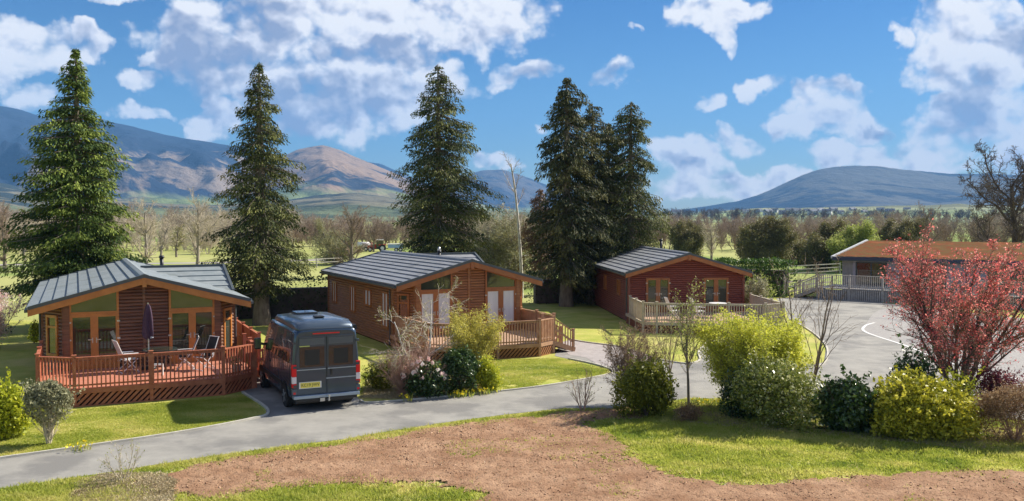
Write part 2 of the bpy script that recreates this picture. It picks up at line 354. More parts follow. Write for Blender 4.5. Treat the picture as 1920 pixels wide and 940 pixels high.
# base ground: lawn colour near, pasture beyond
def ground():
    sheet('ground', [(-9000, -200), (9000, -200), (9000, 11000), (-9000, 11000)], 0, MT['field'])
    sheet('lawn', [(-60, -10), (60, -10), (62, 50), (34, 74), (17, 72), (6, 63), (-4, 57), (-14, 52), (-28, 50), (-60, 58)], .006, MT['lawn'])
ground()
def gp(l): return [G(*p) for p in l]
road_pts = [(-260, 890), (-100, 875), (0, 862), (150, 841), (300, 819), (400, 802), (470, 788), (500, 780), (498, 768), (478, 752), (455, 738), (440, 724), (450, 700), (520, 680), (640, 690), (672, 748), (685, 756), (760, 752), (860, 743), (930, 736), (1000, 728), (1060, 719), (1130, 706),
    (1150, 700), (1140, 692), (1110, 683), (1066, 674), (1040, 668), (1050, 645), (1066, 638), (1100, 643), (1160, 651), (1195, 662), (1240, 676), (1290, 682), (1312, 676), (1310, 662), (1322, 645), (1335, 632), (1400, 634), (1440, 645), (1500, 690), (1545, 680), (1549, 650), (1520, 622), (1480, 600), (1470, 575), (1455, 560), (1540, 556), (1640, 566), (1800, 585), (2050, 612), (2400, 640),
    (2500, 760), (2300, 800), (1900, 790), (1700, 765), (1500, 755), (1400, 748), (1300, 748), (1230, 756), (1150, 768), (1060, 766), (950, 778), (850, 791), (740, 808), (640, 825), (500, 842), (400, 856), (300, 871), (190, 889), (100, 903), (0, 918), (-150, 940), (-300, 960)]
ROAD = gp(road_pts)
sheet('road', ROAD, .014, MT['tarmac'])
sheet('parking_area', smooth_poly(gp([(1622, 612), (1625, 625), (1700, 650), (1770, 678), (1850, 700), (1930, 716), (2100, 740), (2400, 740), (2380, 655), (2050, 618), (1800, 592), (1660, 580)]), n=5), .02, MT['gravel'])
sheet('driveway', gp([(1048, 644), (1066, 639), (1100, 644), (1160, 652), (1195, 663), (1230, 675), (1190, 680), (1130, 690), (1100, 672), (1066, 666)]), .02, MT['paving'])
def ribbon(name, pts, w, z, m, h=0.0, **kw):
    b = MB(); n = len(pts); L = []; Rr = []
    for i in range(n):
        a = pts[max(i-1, 0)]; c = pts[min(i+1, n-1)]; d = Vector((c[0]-a[0], c[1]-a[1], 0)).normalized(); s = Vector((-d.y, d.x, 0))*w/2
        p = Vector((pts[i][0], pts[i][1], 0)); L.append(p+s); Rr.append(p-s)
    for i in range(n-1):
        q = [L[i], L[i+1], Rr[i+1], Rr[i]]
        if h: b.prism([(v.x, v.y, z) for v in q], (0, 0, h))
        else: b.poly([(v.x, v.y, z) for v in q])
    return tag(b.build(name, m), kind='structure')
ribbon('road_marking', smooth_poly(gp([(1640, 606), (1622, 612), (1624, 624), (1700, 650), (1770, 678), (1850, 700), (1930, 716), (2100, 745)]), False, 8), .13, .026, MT['white_paint'])
ribbon('kerb', smooth_poly(gp([(-260, 890), (-100, 875), (0, 862), (150, 841), (300, 819), (400, 802), (470, 788), (500, 780), (500, 768), (478, 752), (455, 738)]), False, 5), .07, 0, MT['kerb'], .07)
ribbon('kerb', smooth_poly(gp([(676, 752), (690, 757), (760, 752), (860, 743), (930, 736), (1000, 728), (1060, 719), (1130, 706), (1150, 700), (1140, 692), (1110, 683), (1066, 674)]), False, 5), .07, 0, MT['kerb'], .06)
ribbon('kerb', smooth_poly(gp([(1066, 637), (1100, 643), (1160, 651), (1195, 662), (1240, 676), (1290, 683), (1312, 676), (1310, 662), (1322, 645), (1335, 632)]), False, 5), .07, 0, MT['kerb'], .06)
ribbon('kerb', smooth_poly(gp([(1400, 634), (1440, 648), (1500, 690), (1545, 682), (1549, 650), (1520, 622), (1482, 600)]), False, 5), .07, 0, MT['kerb'], .06)
for nm, pts, w in (('farm_track', [(-900, 500), (0, 497), (400, 493), (640, 487), (800, 481), (1000, 479)], 3.0), ('farm_track', [(-500, 513), (60, 510)], 2.0), ):
    ribbon(nm, gp(pts), w, .012, MT['paving'])
sheet('bare_patch', smooth_poly(gp([(950, 690), (1000, 683), (1060, 690), (1065, 702), (1000, 715), (945, 716)]), n=4), .011, mat('dry_turf', (.45, .4, .18), .95, (.32, .34, .09), 1.5, 9, bump=.6, bscale=18))
# tilled soil: a bumpy sheet with ragged edges
SOIL = [(215, 905), (300, 884), (420, 862), (640, 833), (850, 798), (1080, 773), (1195, 764), (1215, 778), (1190, 790), (1092, 792), (1150, 818), (1180, 845), (1230, 875), (1300, 896), (1380, 906), (1500, 900), (1640, 893), (1760, 884), (2050, 880),
        (2150, 1000), (2100, 1200), (1000, 1200), (860, 960), (880, 932), (800, 918), (650, 912), (520, 922), (400, 938), (330, 934), (260, 930)]
SOILW = gp(SOIL)
def soil():
    st = .065
    xs = np.arange(-11, 16, st); ys = np.arange(11.5, 28, st)
    X, Y = np.meshgrid(xs, ys); nx = len(xs)
    X = X+rng.uniform(-.4, .4, X.shape)*st; Y = Y+rng.uniform(-.4, .4, Y.shape)*st
    wx = (fbm(X*1.3, Y*1.3, 3)-.5)*1.1; wy = (fbm(X*1.3+40, Y*1.3, 9)-.5)*1.1
    jit = (rng.random(X.shape)-.5)*.5
    ins = inpoly(np.c_[(X+wx+jit).ravel(), (Y+wy+jit).ravel()], SOILW).reshape(X.shape)
    Z = .01+.028*fbm(X*2.5, Y*2.5, 5)+.032*rng.random(X.shape)**2+.02*np.clip(fbm(X*7, Y*7, 11)-.5, 0, 1)
    mk = ins.astype(float)
    for _ in range(4): mk[1:-1, 1:-1] = (mk[1:-1, 1:-1]+mk[:-2, 1:-1]+mk[2:, 1:-1]+mk[1:-1, :-2]+mk[1:-1, 2:])/5
    Z = .009+Z*np.clip((mk-.55)*2.4, 0, 1)
    idx = np.arange(X.size).reshape(X.shape)
    k = ins[:-1, :-1] & ins[1:, :-1] & ins[:-1, 1:] & ins[1:, 1:]
    q = np.stack([idx[:-1, :-1], idx[:-1, 1:], idx[1:, 1:], idx[1:, :-1]], -1)[k]
    used = np.unique(q); mp = np.zeros(X.size, int); mp[used] = np.arange(len(used))
    V = np.c_[X.ravel(), Y.ravel(), Z.ravel()][used]
    tag(np_mesh('soil', V, mp[q], MT['soil']), kind='structure')
soil()
# ------------------------------------------------------------------ hills
def hillmat(name, dark, ochre, green, gz, sc=.0016, zd=1e6):  # dark heather tone is tinted blue, standing in for haze and cloud shadow
    m = bpy.data.materials.new(name); m.use_nodes = True; t = m.node_tree; b = t.nodes['Principled BSDF']; b.inputs['Roughness'].default_value = .95; b.inputs['Specular IOR Level'].default_value = .05
    geo = N(t, 'ShaderNodeNewGeometry'); v = geo.outputs['Position']
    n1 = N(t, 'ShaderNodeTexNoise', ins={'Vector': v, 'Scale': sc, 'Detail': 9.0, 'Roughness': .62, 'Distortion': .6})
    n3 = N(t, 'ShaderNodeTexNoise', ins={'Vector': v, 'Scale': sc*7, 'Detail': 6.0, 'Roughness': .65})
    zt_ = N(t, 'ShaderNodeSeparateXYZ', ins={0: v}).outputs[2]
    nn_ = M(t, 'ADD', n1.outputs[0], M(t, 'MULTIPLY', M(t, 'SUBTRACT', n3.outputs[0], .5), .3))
    nn_ = M(t, 'SUBTRACT', nn_, N(t, 'ShaderNodeMapRange', ins={0: zt_, 1: zd*.75, 2: zd*1.2, 3: 0.0, 4: .16}).outputs[0])  # darkens the upper slopes: heather that also paints in cloud shadow
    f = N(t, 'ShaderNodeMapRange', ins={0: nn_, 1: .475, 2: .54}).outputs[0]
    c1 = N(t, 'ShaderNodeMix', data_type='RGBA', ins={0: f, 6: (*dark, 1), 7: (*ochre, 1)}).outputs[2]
    z = N(t, 'ShaderNodeSeparateXYZ', ins={0: v}).outputs[2]
    n2 = N(t, 'ShaderNodeTexNoise', ins={'Vector': v, 'Scale': sc*3, 'Detail': 6.0})
    zz = M(t, 'ADD', z, M(t, 'MULTIPLY', M(t, 'SUBTRACT', n2.outputs[0], .5), gz*2.4))
    g = N(t, 'ShaderNodeMapRange', ins={0: zz, 1: gz*.7, 2: gz*1.3, 3: 1.0, 4: 0.0}).outputs[0]
    vo = N(t, 'ShaderNodeTexVoronoi', ins={'Vector': v, 'Scale': .006})
    gc = N(t, 'ShaderNodeMix', data_type='RGBA', ins={0: N(t, 'ShaderNodeSeparateColor', ins={0: vo.outputs['Color']}).outputs[0], 6: (*green, 1), 7: (green[0]*.45, green[1]*.5, green[2]*.6, 1)}).outputs[2]
    c2 = N(t, 'ShaderNodeMix', data_type='RGBA', ins={0: g, 6: c1, 7: gc}).outputs[2]
    bz = N(t, 'ShaderNodeTexNoise', ins={'Vector': v, 'Scale': .006, 'Detail': 9.0, 'Roughness': .62}); bp = N(t, 'ShaderNodeBump', ins={'Strength': 1.0, 'Distance': 34.0, 'Height': bz.outputs[0]}); t.links.new(bp.outputs[0], b.inputs['Normal'])
    t.links.new(c2, b.inputs['Base Color']); return m
def hill(name, crest, Dc, Df, m, seed, amp=.3, p=1.25, base=0):
    cx = np.array([c[0] for c in crest], float); cy = np.array([c[1] for c in crest], float)
    px = np.linspace(cx[0], cx[-1], 260); y = np.interp(px, cx, cy)
    for _ in range(3): y = np.convolve(np.r_[y[0], y, y[-1]], [.25, .5, .25], 'valid')
    y = y+(fbm(px/30, px*0+seed, seed)-.5)*3.0
    H = np.array([max(ZA(v, Dc), -30) for v in y])
    T = np.r_[np.linspace(0, 1, 70), 1.08, 1.2, 1.4]
    PX, TT = np.meshgrid(px, T); HH = np.tile(H, (len(T), 1)); D = Df+(Dc-Df)*TT
    X = (PX-960)/F*D
    sh = np.where(TT <= 1, np.clip(TT, 0, 1)**p, 1-(TT-1)*2.2)
    nz = (1-2*np.abs(fbm(X/650+TT*.7, D/1300, seed+5, 5)-.5)*2)
    Z = HH*sh+HH*amp*(nz-.7)*np.sin(np.clip(TT, 0, 1)*math.pi)**1.0
    # never above the crest line as seen from the valley
    lim = CAMH+(HH-CAMH)*D/Dc*.985
    Z = np.where(TT < 1, np.minimum(Z, lim), Z)
    Z = np.where(TT == 0, -25, Z)
    idx = np.arange(X.size).reshape(X.shape)
    q = np.stack([idx[:-1, :-1], idx[:-1, 1:], idx[1:, 1:], idx[1:, :-1]], -1).reshape(-1, 4)
    o = np_mesh(name, np.c_[X.ravel(), D.ravel(), Z.ravel()], q, m, smooth=True)
    return tag(o, kind='structure')
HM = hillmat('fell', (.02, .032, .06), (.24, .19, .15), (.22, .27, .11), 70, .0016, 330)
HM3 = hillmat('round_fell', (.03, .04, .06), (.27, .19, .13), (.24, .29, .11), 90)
HM2 = hillmat('fell_far', (.02, .034, .065), (.1, .095, .1), (.2, .26, .12), 60)  # both moor tones blue-tinted, distance haze put into the colour
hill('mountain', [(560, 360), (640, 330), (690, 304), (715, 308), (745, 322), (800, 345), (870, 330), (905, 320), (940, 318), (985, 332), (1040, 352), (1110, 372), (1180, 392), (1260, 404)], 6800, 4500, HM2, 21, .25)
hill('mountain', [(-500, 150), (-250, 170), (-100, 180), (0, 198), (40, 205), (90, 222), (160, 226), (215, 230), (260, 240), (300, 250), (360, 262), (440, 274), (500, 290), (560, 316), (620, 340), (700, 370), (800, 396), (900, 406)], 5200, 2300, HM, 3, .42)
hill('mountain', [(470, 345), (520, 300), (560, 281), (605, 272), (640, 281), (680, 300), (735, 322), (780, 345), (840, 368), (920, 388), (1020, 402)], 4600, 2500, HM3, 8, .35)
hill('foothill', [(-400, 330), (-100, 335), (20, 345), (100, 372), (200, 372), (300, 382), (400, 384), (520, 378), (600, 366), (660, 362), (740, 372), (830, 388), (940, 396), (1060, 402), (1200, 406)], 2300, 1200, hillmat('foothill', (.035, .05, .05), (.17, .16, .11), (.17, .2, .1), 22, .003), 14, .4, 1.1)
hill('mountain', [(1180, 404), (1240, 398), (1290, 391), (1380, 378), (1420, 366), (1460, 348), (1500, 330), (1530, 319), (1560, 314), (1600, 310), (1640, 311), (1700, 319), (1780, 327), (1850, 325), (1920, 330), (2050, 345), (2250, 370)], 5000, 2900, hillmat('far_fell', (.018, .038, .07), (.1, .11, .115), (.12, .16, .1), 30), 31, .1, 1.6)  # slope tones tinted blue too, part of the haze is painted in
# village slope in front of the right-hand mountain
VC = [(1150, 408), (1240, 402), (1340, 397), (1420, 391), (1500, 390), (1600, 388), (1700, 386), (1800, 383), (1900, 388), (2100, 396), (2400, 404)]
hill('foothill', VC, 2200, 1000, hillmat('village_fields', (.16, .17, .09), (.3, .3, .16), (.3, .36, .16), 20, .004), 44, .15, 1.1)
# ------------------------------------------------------------------ plants
def quads_from(c, a, b):
    """c centre, a half-length vector, b half-width vector -> quads"""
    n = len(c); V = np.stack([c-a-b*.35, c-a*.1-b, c+a, c-a*.1+b], 1).reshape(-1, 3)
    return V, np.arange(n*4).reshape(n, 4)
def rdir(n, g):
    v = g.normal(size=(n, 3)); return v/np.linalg.norm(v, axis=1, keepdims=True)
def leaves(name, pts, size, m, parent, g, rnd=None, aspect=.5, droop=0.0):
    n = len(pts); a = rdir(n, g); a[:, 2] -= droop; a /= np.linalg.norm(a, axis=1, keepdims=True)
    t = rdir(n, g); b = np.cross(a, t); b /= np.linalg.norm(b, axis=1, keepdims=True)+1e-9
    s = (size*g.uniform(.4, 1.55, n)/2)[:, None]
    V, Fc = quads_from(pts, a*s, b*s*aspect)
    r = g.random(n) if rnd is None else rnd
    return np_mesh(name, V, Fc, m, parent, np.repeat(r, 4))
def segs_mesh(name, segs, m, parent, g, thin=.012, ksides=5):
    A = np.array([s[0] for s in segs]); B = np.array([s[1] for s in segs]); ra = np.array([s[2] for s in segs]); rb = np.array([s[3] for s in segs])
    d = B-A; L = np.linalg.norm(d, axis=1, keepdims=True)+1e-9; d = d/L
    ref = np.tile([0., 0, 1], (len(A), 1)); ref[np.abs(d[:, 2]) > .95] = [1, 0, 0]
    u = np.cross(d, ref); u /= np.linalg.norm(u, axis=1, keepdims=True); w = np.cross(d, u)
    Vs = []; Fs = []; off = 0
    for k, sel in ((3, ra < thin), (ksides, ra >= thin)):
        idx = np.where(sel)[0]
        if not len(idx): continue
        ang = np.arange(k)*2*math.pi/k
        cs = np.cos(ang)[None, :, None]; sn = np.sin(ang)[None, :, None]
        ring = u[idx][:, None, :]*cs+w[idx][:, None, :]*sn
        r0 = A[idx][:, None, :]+ring*ra[idx][:, None, None]; r1 = B[idx][:, None, :]+ring*rb[idx][:, None, None]
        V = np.concatenate([r0, r1], 1).reshape(-1, 3)
        b0 = (np.arange(len(idx))*2*k)[:, None]
        i = np.arange(k)[None, :]; j = (np.arange(k)+1) % k; j = j[None, :]
        Fq = np.stack([b0+i, b0+j, b0+k+j, b0+k+i], -1).reshape(-1, 4)+off
        Vs.append(V); Fs.append(Fq); off += len(V)
    return np_mesh(name, np.concatenate(Vs), np.concatenate(Fs), m, parent, smooth=True)
def grow(g, p, d, L, r, lvl, P, out, tips):
    n = P['nseg'][lvl]; sl_ = L/n; r_end = r*P['taper'][lvl]
    for i in range(n):
        d = d+g.normal(size=3)*P['wig'][lvl]; d[2] += P['up'][lvl]; d = d/np.linalg.norm(d)
        q = p+d*sl_; ra = r+(r_end-r)*i/n; rb = r+(r_end-r)*(i+1)/n
        out.append((p, q, ra, rb, lvl)); fr = (i+1)/n
        if lvl < P['levels'] and fr >= P['start'][lvl]:
            k = P['kids'][lvl]; k = int(k)+(g.random() < k-int(k))
            for _ in range(k):
                ax = np.cross(d, rdir(1, g)[0]); ax /= np.linalg.norm(ax)+1e-9
                an = R(P['ang'][lvl])*g.uniform(.6, 1.3)
                nd = d*math.cos(an)+ax*math.sin(an)
                f = g.random(); st = p+(q-p)*f
                grow(g, st, nd, L*P['len'][lvl]*g.uniform(.6, 1.15)*(1.15-.5*fr), max(rb*P['rr'][lvl], P['rmin']), lvl+1, P, out, tips)
        p = q
    if lvl >= P['levels']-1: tips.append(p)
def TP(levels=3, nseg=(6, 4, 3, 2), taper=(.35, .3, .4, .5), wig=(.06, .14, .2, .25), up=(.02, .05, .04, .02), start=(.3, .2, .15, 0), kids=(2, 2, 2, 0), ang=(45, 42, 40, 40), ln=(.5, .5, .5, .5), rr=(.5, .55, .6, .6), rmin=.006):
    return dict(levels=levels, nseg=nseg, taper=taper, wig=wig, up=up, start=start, kids=kids, ang=ang, len=ln, rr=rr, rmin=rmin)
def tree_data(seed, h, r, P, stems=1, spread=.15, lean=(0, 0)):
    g = np.random.default_rng(seed); out = []; tips = []
    for s in range(stems):
        a = g.uniform(0, 2*math.pi) if stems > 1 else 0
        if stems > 1: a = 2*math.pi*(s+g.uniform(-.3, .3))/stems
        sp = spread*g.uniform(.3, 1.0) if stems > 1 else 0
        d = np.array([math.cos(a)*sp+lean[0], math.sin(a)*sp+lean[1], 1.]); d /= np.linalg.norm(d)
        grow(g, np.array([math.cos(a)*r*1.2*(stems > 1), math.sin(a)*r*1.2*(stems > 1), -.05]), d, h*g.uniform(.75, 1.0) if stems > 1 else h, r, 0, P, out, tips)
    return out, np.array(tips), g
def bare_tree(name, label, cat, loc, seed, h, r, P, m_tr, m_tw, leaf=None, lsize=.05, lper=3, ljit=.15, group=None, stems=1, spread=.15, lean=(0, 0), scale=1.0):
    e = empty(name, loc, 0, label, cat, group)
    out, tips, g = tree_data(seed, h*.82, r, P, stems, spread, lean)
    sp = 2 if P['levels'] > 2 else 1
    th = [s for s in out if s[4] < sp]; tw = [s for s in out if s[4] >= sp]
    segs_mesh('trunk' if stems == 1 else 'stems', th, m_tr, e, g)
    if tw: segs_mesh('twigs', tw, m_tw, e, g)
    if leaf:
        base = np.array([s[1] for s in tw if s[4] >= P['levels']-1])
        if lper < 1: base = base[g.random(len(base)) < lper]
        lp = max(1, int(lper)); pts = np.repeat(base, lp, 0)+g.normal(size=(len(base)*lp, 3))*ljit
        pts = pts[pts[:, 2] > .05]
        leaves('leaves', pts, lsize, leaf, e, g)
    return e
def bush(name, label, cat, loc, rx, ry, h, n, lsize, m, seed, twigs=None, z0=.0, lump=.3, box=0, group=None, flowers=None, nf=0, aspect=.55, inner=.55, droop=0, ragged=.05):
    g = np.random.default_rng(seed); e = empty(name, loc, 0, label, cat, group)
    d = rdir(n, g); d[:, 2] = np.abs(d[:, 2])*1.0*np.where(g.random(n) < .8, 1, -1)
    ph = g.uniform(0, 6.28, 8); fr = g.uniform(2.0, 5.0, (8, 3))
    lum = sum(np.sin(d@fr[i]+ph[i]) for i in range(8))/4.0+.35*np.sin(d@np.array([9., 7, 11])+ph[0])+.3*np.sin(d@np.array([-13., 9, 8])+ph[1])
    if box:   # squarish (clipped) form
        q = np.abs(d)**1; s = 1/np.maximum(np.max(q*np.array([1, 1, 1]), axis=1), .3); d = d*(1+(s-1)[:, None]*box)
    rad = (inner+(1-inner)*g.random(n)**.45)*(1+lump*lum*.5)+g.normal(size=n)*ragged+np.where(g.random(n) < .07, g.exponential(.11, n), 0)
    c = np.array([0, 0, z0+(h-z0)*.47]); P = c+d*rad[:, None]*np.array([rx, ry, (h-z0)*.53])
    if lump >= .22:
        K = 9; lc = rdir(K, g)*g.uniform(.25, .62, K)[:, None]; lc[:, 2] = np.abs(lc[:, 2])*1.1-.35; lr = g.uniform(.36, .62, K); pr = lr**2/np.sum(lr**2)
        wch = g.choice(K, n, p=pr); dd = rdir(n, g); rr_ = lr[wch]*(.45+.55*g.random(n)**.4)*(1+.22*np.sin(dd@np.array([5., 7, 6])+wch*1.7))+np.abs(g.normal(size=n))*ragged*.6
        Pl = (lc[wch]+dd*rr_[:, None]); P = c+Pl*np.array([rx, ry, (h-z0)*.53])*1.2; P[:, 2] = np.minimum(P[:, 2], h*1.04)
        lum = np.sin(wch*2.4+ph[0])*.8
        low = P[:, 2] < .03; P[low, 2] = g.uniform(.03, .3, low.sum())*h
    k = P[:, 2] > max(z0*.5, .02); P = P[k]; lum = lum[k]
    r = np.clip(g.random(len(P))*.75+.25*np.clip(.5+lum*.5, 0, 1), 0, 1)
    ns = int(n/260); sh_ = []
    for _ in range(ns):
        q = P[g.integers(len(P))]; dv = (q-c)/np.array([rx, ry, (h-z0)*.53]); dv = dv/(np.linalg.norm(dv)+1e-6)
        if dv[2] < -.1: continue
        q = c+dv*np.array([rx, ry, (h-z0)*.53])*.92; dv = dv+np.array([0, 0, .7])+g.normal(size=3)*.25; dv /= np.linalg.norm(dv); Ls = g.uniform(.1, .42)*min(1, h/1.4)
        k_ = int(Ls/lsize*3.2)+2; tt = np.linspace(0, Ls, k_); sh_.append(q+dv[None]*tt[:, None]+g.normal(size=(k_, 3))*lsize*.28)
    if sh_:
        sh_ = np.concatenate(sh_); P = np.concatenate([P, sh_]); r = np.concatenate([r, .35+.65*g.random(len(sh_))])
    leaves('foliage', P, lsize, m, e, g, r, aspect, droop)
    PT = TP(2, (4, 3, 2), wig=(.1, .2, .2), kids=(2, 2, 0), start=(.2, .1, 0), ln=(.6, .5, .5), rmin=.005)
    out, tips, g2 = tree_data(seed+1, h*.85, .02+.008*h, PT, 7, min(1.1, rx/h*1.1))
    k_ = min(1, rx*.8/max(1e-3, max(np.hypot(s[1][0], s[1][1]) for s in out)))
    out = [(s[0]*[k_, k_, 1], s[1]*[k_, k_, 1], s[2], s[3], s[4]) for s in out if s[1][2] < h*.95]
    segs_mesh('stems', out, twigs or MT['twig_dark'], e, g2)
    if flowers:
        d = rdir(nf, g); d[:, 2] = np.abs(d[:, 2]); Pf = c+d*np.array([rx, ry, (h-z0)*.53])*1.02
        leaves('flowers', np.repeat(Pf, 3, 0)+g.normal(size=(nf*3, 3))*.02, lsize*1.3, flowers, e, g, aspect=.9)
    return e
def conifer(label, loc, h, prof, m, seed, trunk_r=.3, droop=.35, dens=1.2, group='tall conifers behind the lodges', lean=(0, 0), whorl=.27, card=.24, gap=.12, name='conifer_tree'):
    """prof: list of (height, radius)"""
    g = np.random.default_rng(seed); e = empty(name, loc, 0, label, 'tree', group)
    hz = np.array([p[0] for p in prof]); hr = np.array([p[1] for p in prof]); o = np.argsort(hz); hz = hz[o]; hr = hr[o]
    z = hz[0]; cs = []; As = []; Bs = []; rn = []; seg = []
    while z < h-.1:
        rad = np.interp(z, hz, hr); nb = max(3, int((2.6+rad*1.0)*dens)); a0 = g.uniform(0, 6.28)
        for b in range(nb):
            if g.random() < gap: continue
            a = a0+2*math.pi*b/nb+g.uniform(-.5, .5); zb_ = z; z = zb_+g.uniform(-.25, .25)*min(1, rad); L = rad*(1+.13*math.sin(a+seed)+.12*math.sin(2*a+z*.9+seed*2)+.1*math.sin(z*2.3+seed+a))*g.choice([.6, .8, .95, 1.0, 1.15])*g.uniform(.85, 1.08)
            if L < .12: L = .12
            dr = droop*g.uniform(.6, 1.4); up0 = .25 if z > h*.8 else .05
            n = max(3, int(L/.105)); t = (np.arange(n)+.5)/n; t = t[t > min(.25, .5/L)]
            if not len(t): t = np.array([.7])
            out = np.array([math.cos(a), math.sin(a)]); lat = np.array([-out[1], out[0]])
            zz = z+L*(up0*t-dr*t**1.5+.16*dr*np.clip(t-.75, 0, 1)*4)
            ctr = np.c_[out[0]*L*t, out[1]*L*t, zz]
            seg.append((np.array([0, 0, z-.02]), ctr[len(t)//2], .03+.008*L, .02, 1)); seg.append((ctr[len(t)//2], ctr[-1], .02, .006, 1))
            tone = g.random()
            for sgn in (-1, 1, 0):
                reps = 4 if sgn else 2
                wdt = (.42*L*(1-t*.75)+.1)
                for rpt in range(reps):
                    f = g.uniform(.15, 1, len(t))*(sgn if sgn else .1)
                    off = lat[None, :]*(wdt*f)[:, None]
                    c = ctr.copy(); c[:, :2] += off; c[:, 2] -= np.abs(f)*wdt*.28+g.uniform(0, .3, len(t))*min(1, L); c[:, :2] += out*np.abs(f*wdt)[:, None]*.35
                    c += g.normal(size=c.shape)*.045
                    dv = np.c_[out[0]*.8+lat[0]*.7*sgn+g.normal(size=len(t))*.3, out[1]*.8+lat[1]*.7*sgn+g.normal(size=len(t))*.3, -.3-1.5*g.random(len(t))*(droop+.25)*1.6]
                    dv /= np.linalg.norm(dv, axis=1, keepdims=True)
                    w = np.cross(dv, np.array([0, 0, 1.])+g.normal(size=c.shape)*.45); w /= np.linalg.norm(w, axis=1, keepdims=True)+1e-9
                    s = (card*.84*g.uniform(.5, 1.2, len(t))/2)[:, None]
                    cs.append(c); As.append(dv*s); Bs.append(w*s*.34)
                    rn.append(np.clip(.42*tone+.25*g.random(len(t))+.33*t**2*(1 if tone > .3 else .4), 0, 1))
            z = zb_
        z += whorl*.62*g.uniform(.6, 1.4)*(.6+.4*min(1, rad/2))
    c = np.concatenate(cs); V, Fc = quads_from(c, np.concatenate(As), np.concatenate(Bs))
    V[:, 0] += lean[0]*V[:, 2]; V[:, 1] += lean[1]*V[:, 2]
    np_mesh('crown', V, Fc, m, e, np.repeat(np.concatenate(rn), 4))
    tr = []
    zs = np.linspace(-.05, h-.1, 12)
    for i in range(11):
        r0 = trunk_r*(1-zs[i]/h)**.8+.02+(.06 if i == 0 else 0); r1 = trunk_r*(1-min(zs[i+1]/h, 1))**.8+.02
        tr.append((np.array([lean[0]*zs[i], 0, zs[i]]), np.array([lean[0]*zs[i+1], 0, zs[i+1]]), r0, r1, 0))
    segs_mesh('trunk', tr, MT['bark'] if MT else None, e, g, ksides=10)
    segs_mesh('branches', [(s[0]+[lean[0]*s[0][2], 0, 0], s[1]+[lean[0]*s[1][2], 0, 0], s[2], s[3], 1) for s in seg], MT['bark'], e, g)
    return e
def con_at(label, px, D, top, rows, m, seed, **k):
    s = F/D; h = ZA(top, D); prof = [(ZA(y, D), w/s*.95) for y, w in rows]+[(h, .05)]
    return conifer(label, (XA(px, D), D, 0), h, prof, m, seed, **k)
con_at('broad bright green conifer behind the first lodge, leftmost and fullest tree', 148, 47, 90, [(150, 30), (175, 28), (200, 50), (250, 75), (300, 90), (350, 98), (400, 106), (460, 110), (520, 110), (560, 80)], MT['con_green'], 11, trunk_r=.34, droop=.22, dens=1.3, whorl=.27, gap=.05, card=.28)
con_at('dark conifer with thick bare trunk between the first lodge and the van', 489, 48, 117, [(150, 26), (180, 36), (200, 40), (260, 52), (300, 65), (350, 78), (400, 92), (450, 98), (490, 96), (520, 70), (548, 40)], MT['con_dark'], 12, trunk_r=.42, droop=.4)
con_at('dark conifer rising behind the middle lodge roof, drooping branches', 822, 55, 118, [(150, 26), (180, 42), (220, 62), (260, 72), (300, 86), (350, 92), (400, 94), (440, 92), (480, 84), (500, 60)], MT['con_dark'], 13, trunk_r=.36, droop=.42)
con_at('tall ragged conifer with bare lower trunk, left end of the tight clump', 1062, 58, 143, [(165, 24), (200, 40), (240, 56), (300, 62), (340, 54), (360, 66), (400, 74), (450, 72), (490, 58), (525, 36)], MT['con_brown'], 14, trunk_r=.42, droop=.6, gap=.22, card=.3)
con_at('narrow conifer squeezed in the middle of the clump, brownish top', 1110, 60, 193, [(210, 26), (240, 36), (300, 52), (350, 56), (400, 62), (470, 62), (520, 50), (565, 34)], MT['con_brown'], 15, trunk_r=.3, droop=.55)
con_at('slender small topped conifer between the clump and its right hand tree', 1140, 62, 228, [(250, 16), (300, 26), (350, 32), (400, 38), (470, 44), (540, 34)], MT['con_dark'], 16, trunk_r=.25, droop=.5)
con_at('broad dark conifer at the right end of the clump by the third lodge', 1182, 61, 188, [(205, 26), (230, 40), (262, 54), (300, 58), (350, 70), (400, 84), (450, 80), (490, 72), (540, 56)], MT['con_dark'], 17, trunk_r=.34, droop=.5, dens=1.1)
con_at('low rusty brown conifer behind the middle lodge, left of the clump', 1012, 66, 352, [(380, 26), (420, 34), (460, 38), (500, 36), (520, 24)], MT['con_rust'], 18, trunk_r=.15, droop=.5, group='background trees')
# hedges
def hedge(label, a, b, h, w, m, seed, dens=420, lsize=.13):
    g = np.random.default_rng(seed); a = Vector((a[0], a[1], 0)); b = Vector((b[0], b[1], 0)); L = (b-a).length; d = (b-a)/L; s = Vector((-d.y, d.x, 0))
    e = empty('hedge', (a+b)/2, 0, label, 'hedge'); n = int(L*dens)
    u = g.uniform(-L/2, L/2, n); top = h*(.92+.16*fbm(u*.8+50, u*0+seed, seed)); side = g.random(n)
    v = np.where(side < .6, (w/2)*np.sign(g.random(n)-.5)*(1+g.normal(size=n)*.08), g.uniform(-w/2, w/2, n)); z = np.where(side < .6, g.random(n)*top, top*(1+g.normal(size=n)*.03))
    v = v*(1+.25*(fbm(u*1.1+9, z*1.1, seed+2)-.5)); P = np.c_[d.x*u+s.x*v, d.y*u+s.y*v, np.abs(z)]
    leaves('foliage', P, lsize, m, e, g)
    core = MB(); k = 8
    for i in range(k):
        if i: continue
        core.beam((d*(-L/2+.5))+Vector((0, 0, h*.38)), (d*(L/2-.5))+Vector((0, 0, h*.38)), w*.6, h*.74)
    core.build('branches', MT['twig_dark'], e)
    return e
hedge('long dark clipped hedge behind the big conifer trunk and middle lodge', (-19.5, 49.5), (-5, 54.5), 2.2, 1.3, MT['hedge'], 31)
hedge('dark hedge at the left edge behind the first lodge', (-40, 44), (-24.5, 43.5), 2.1, 1.4, MT['hedge'], 32)
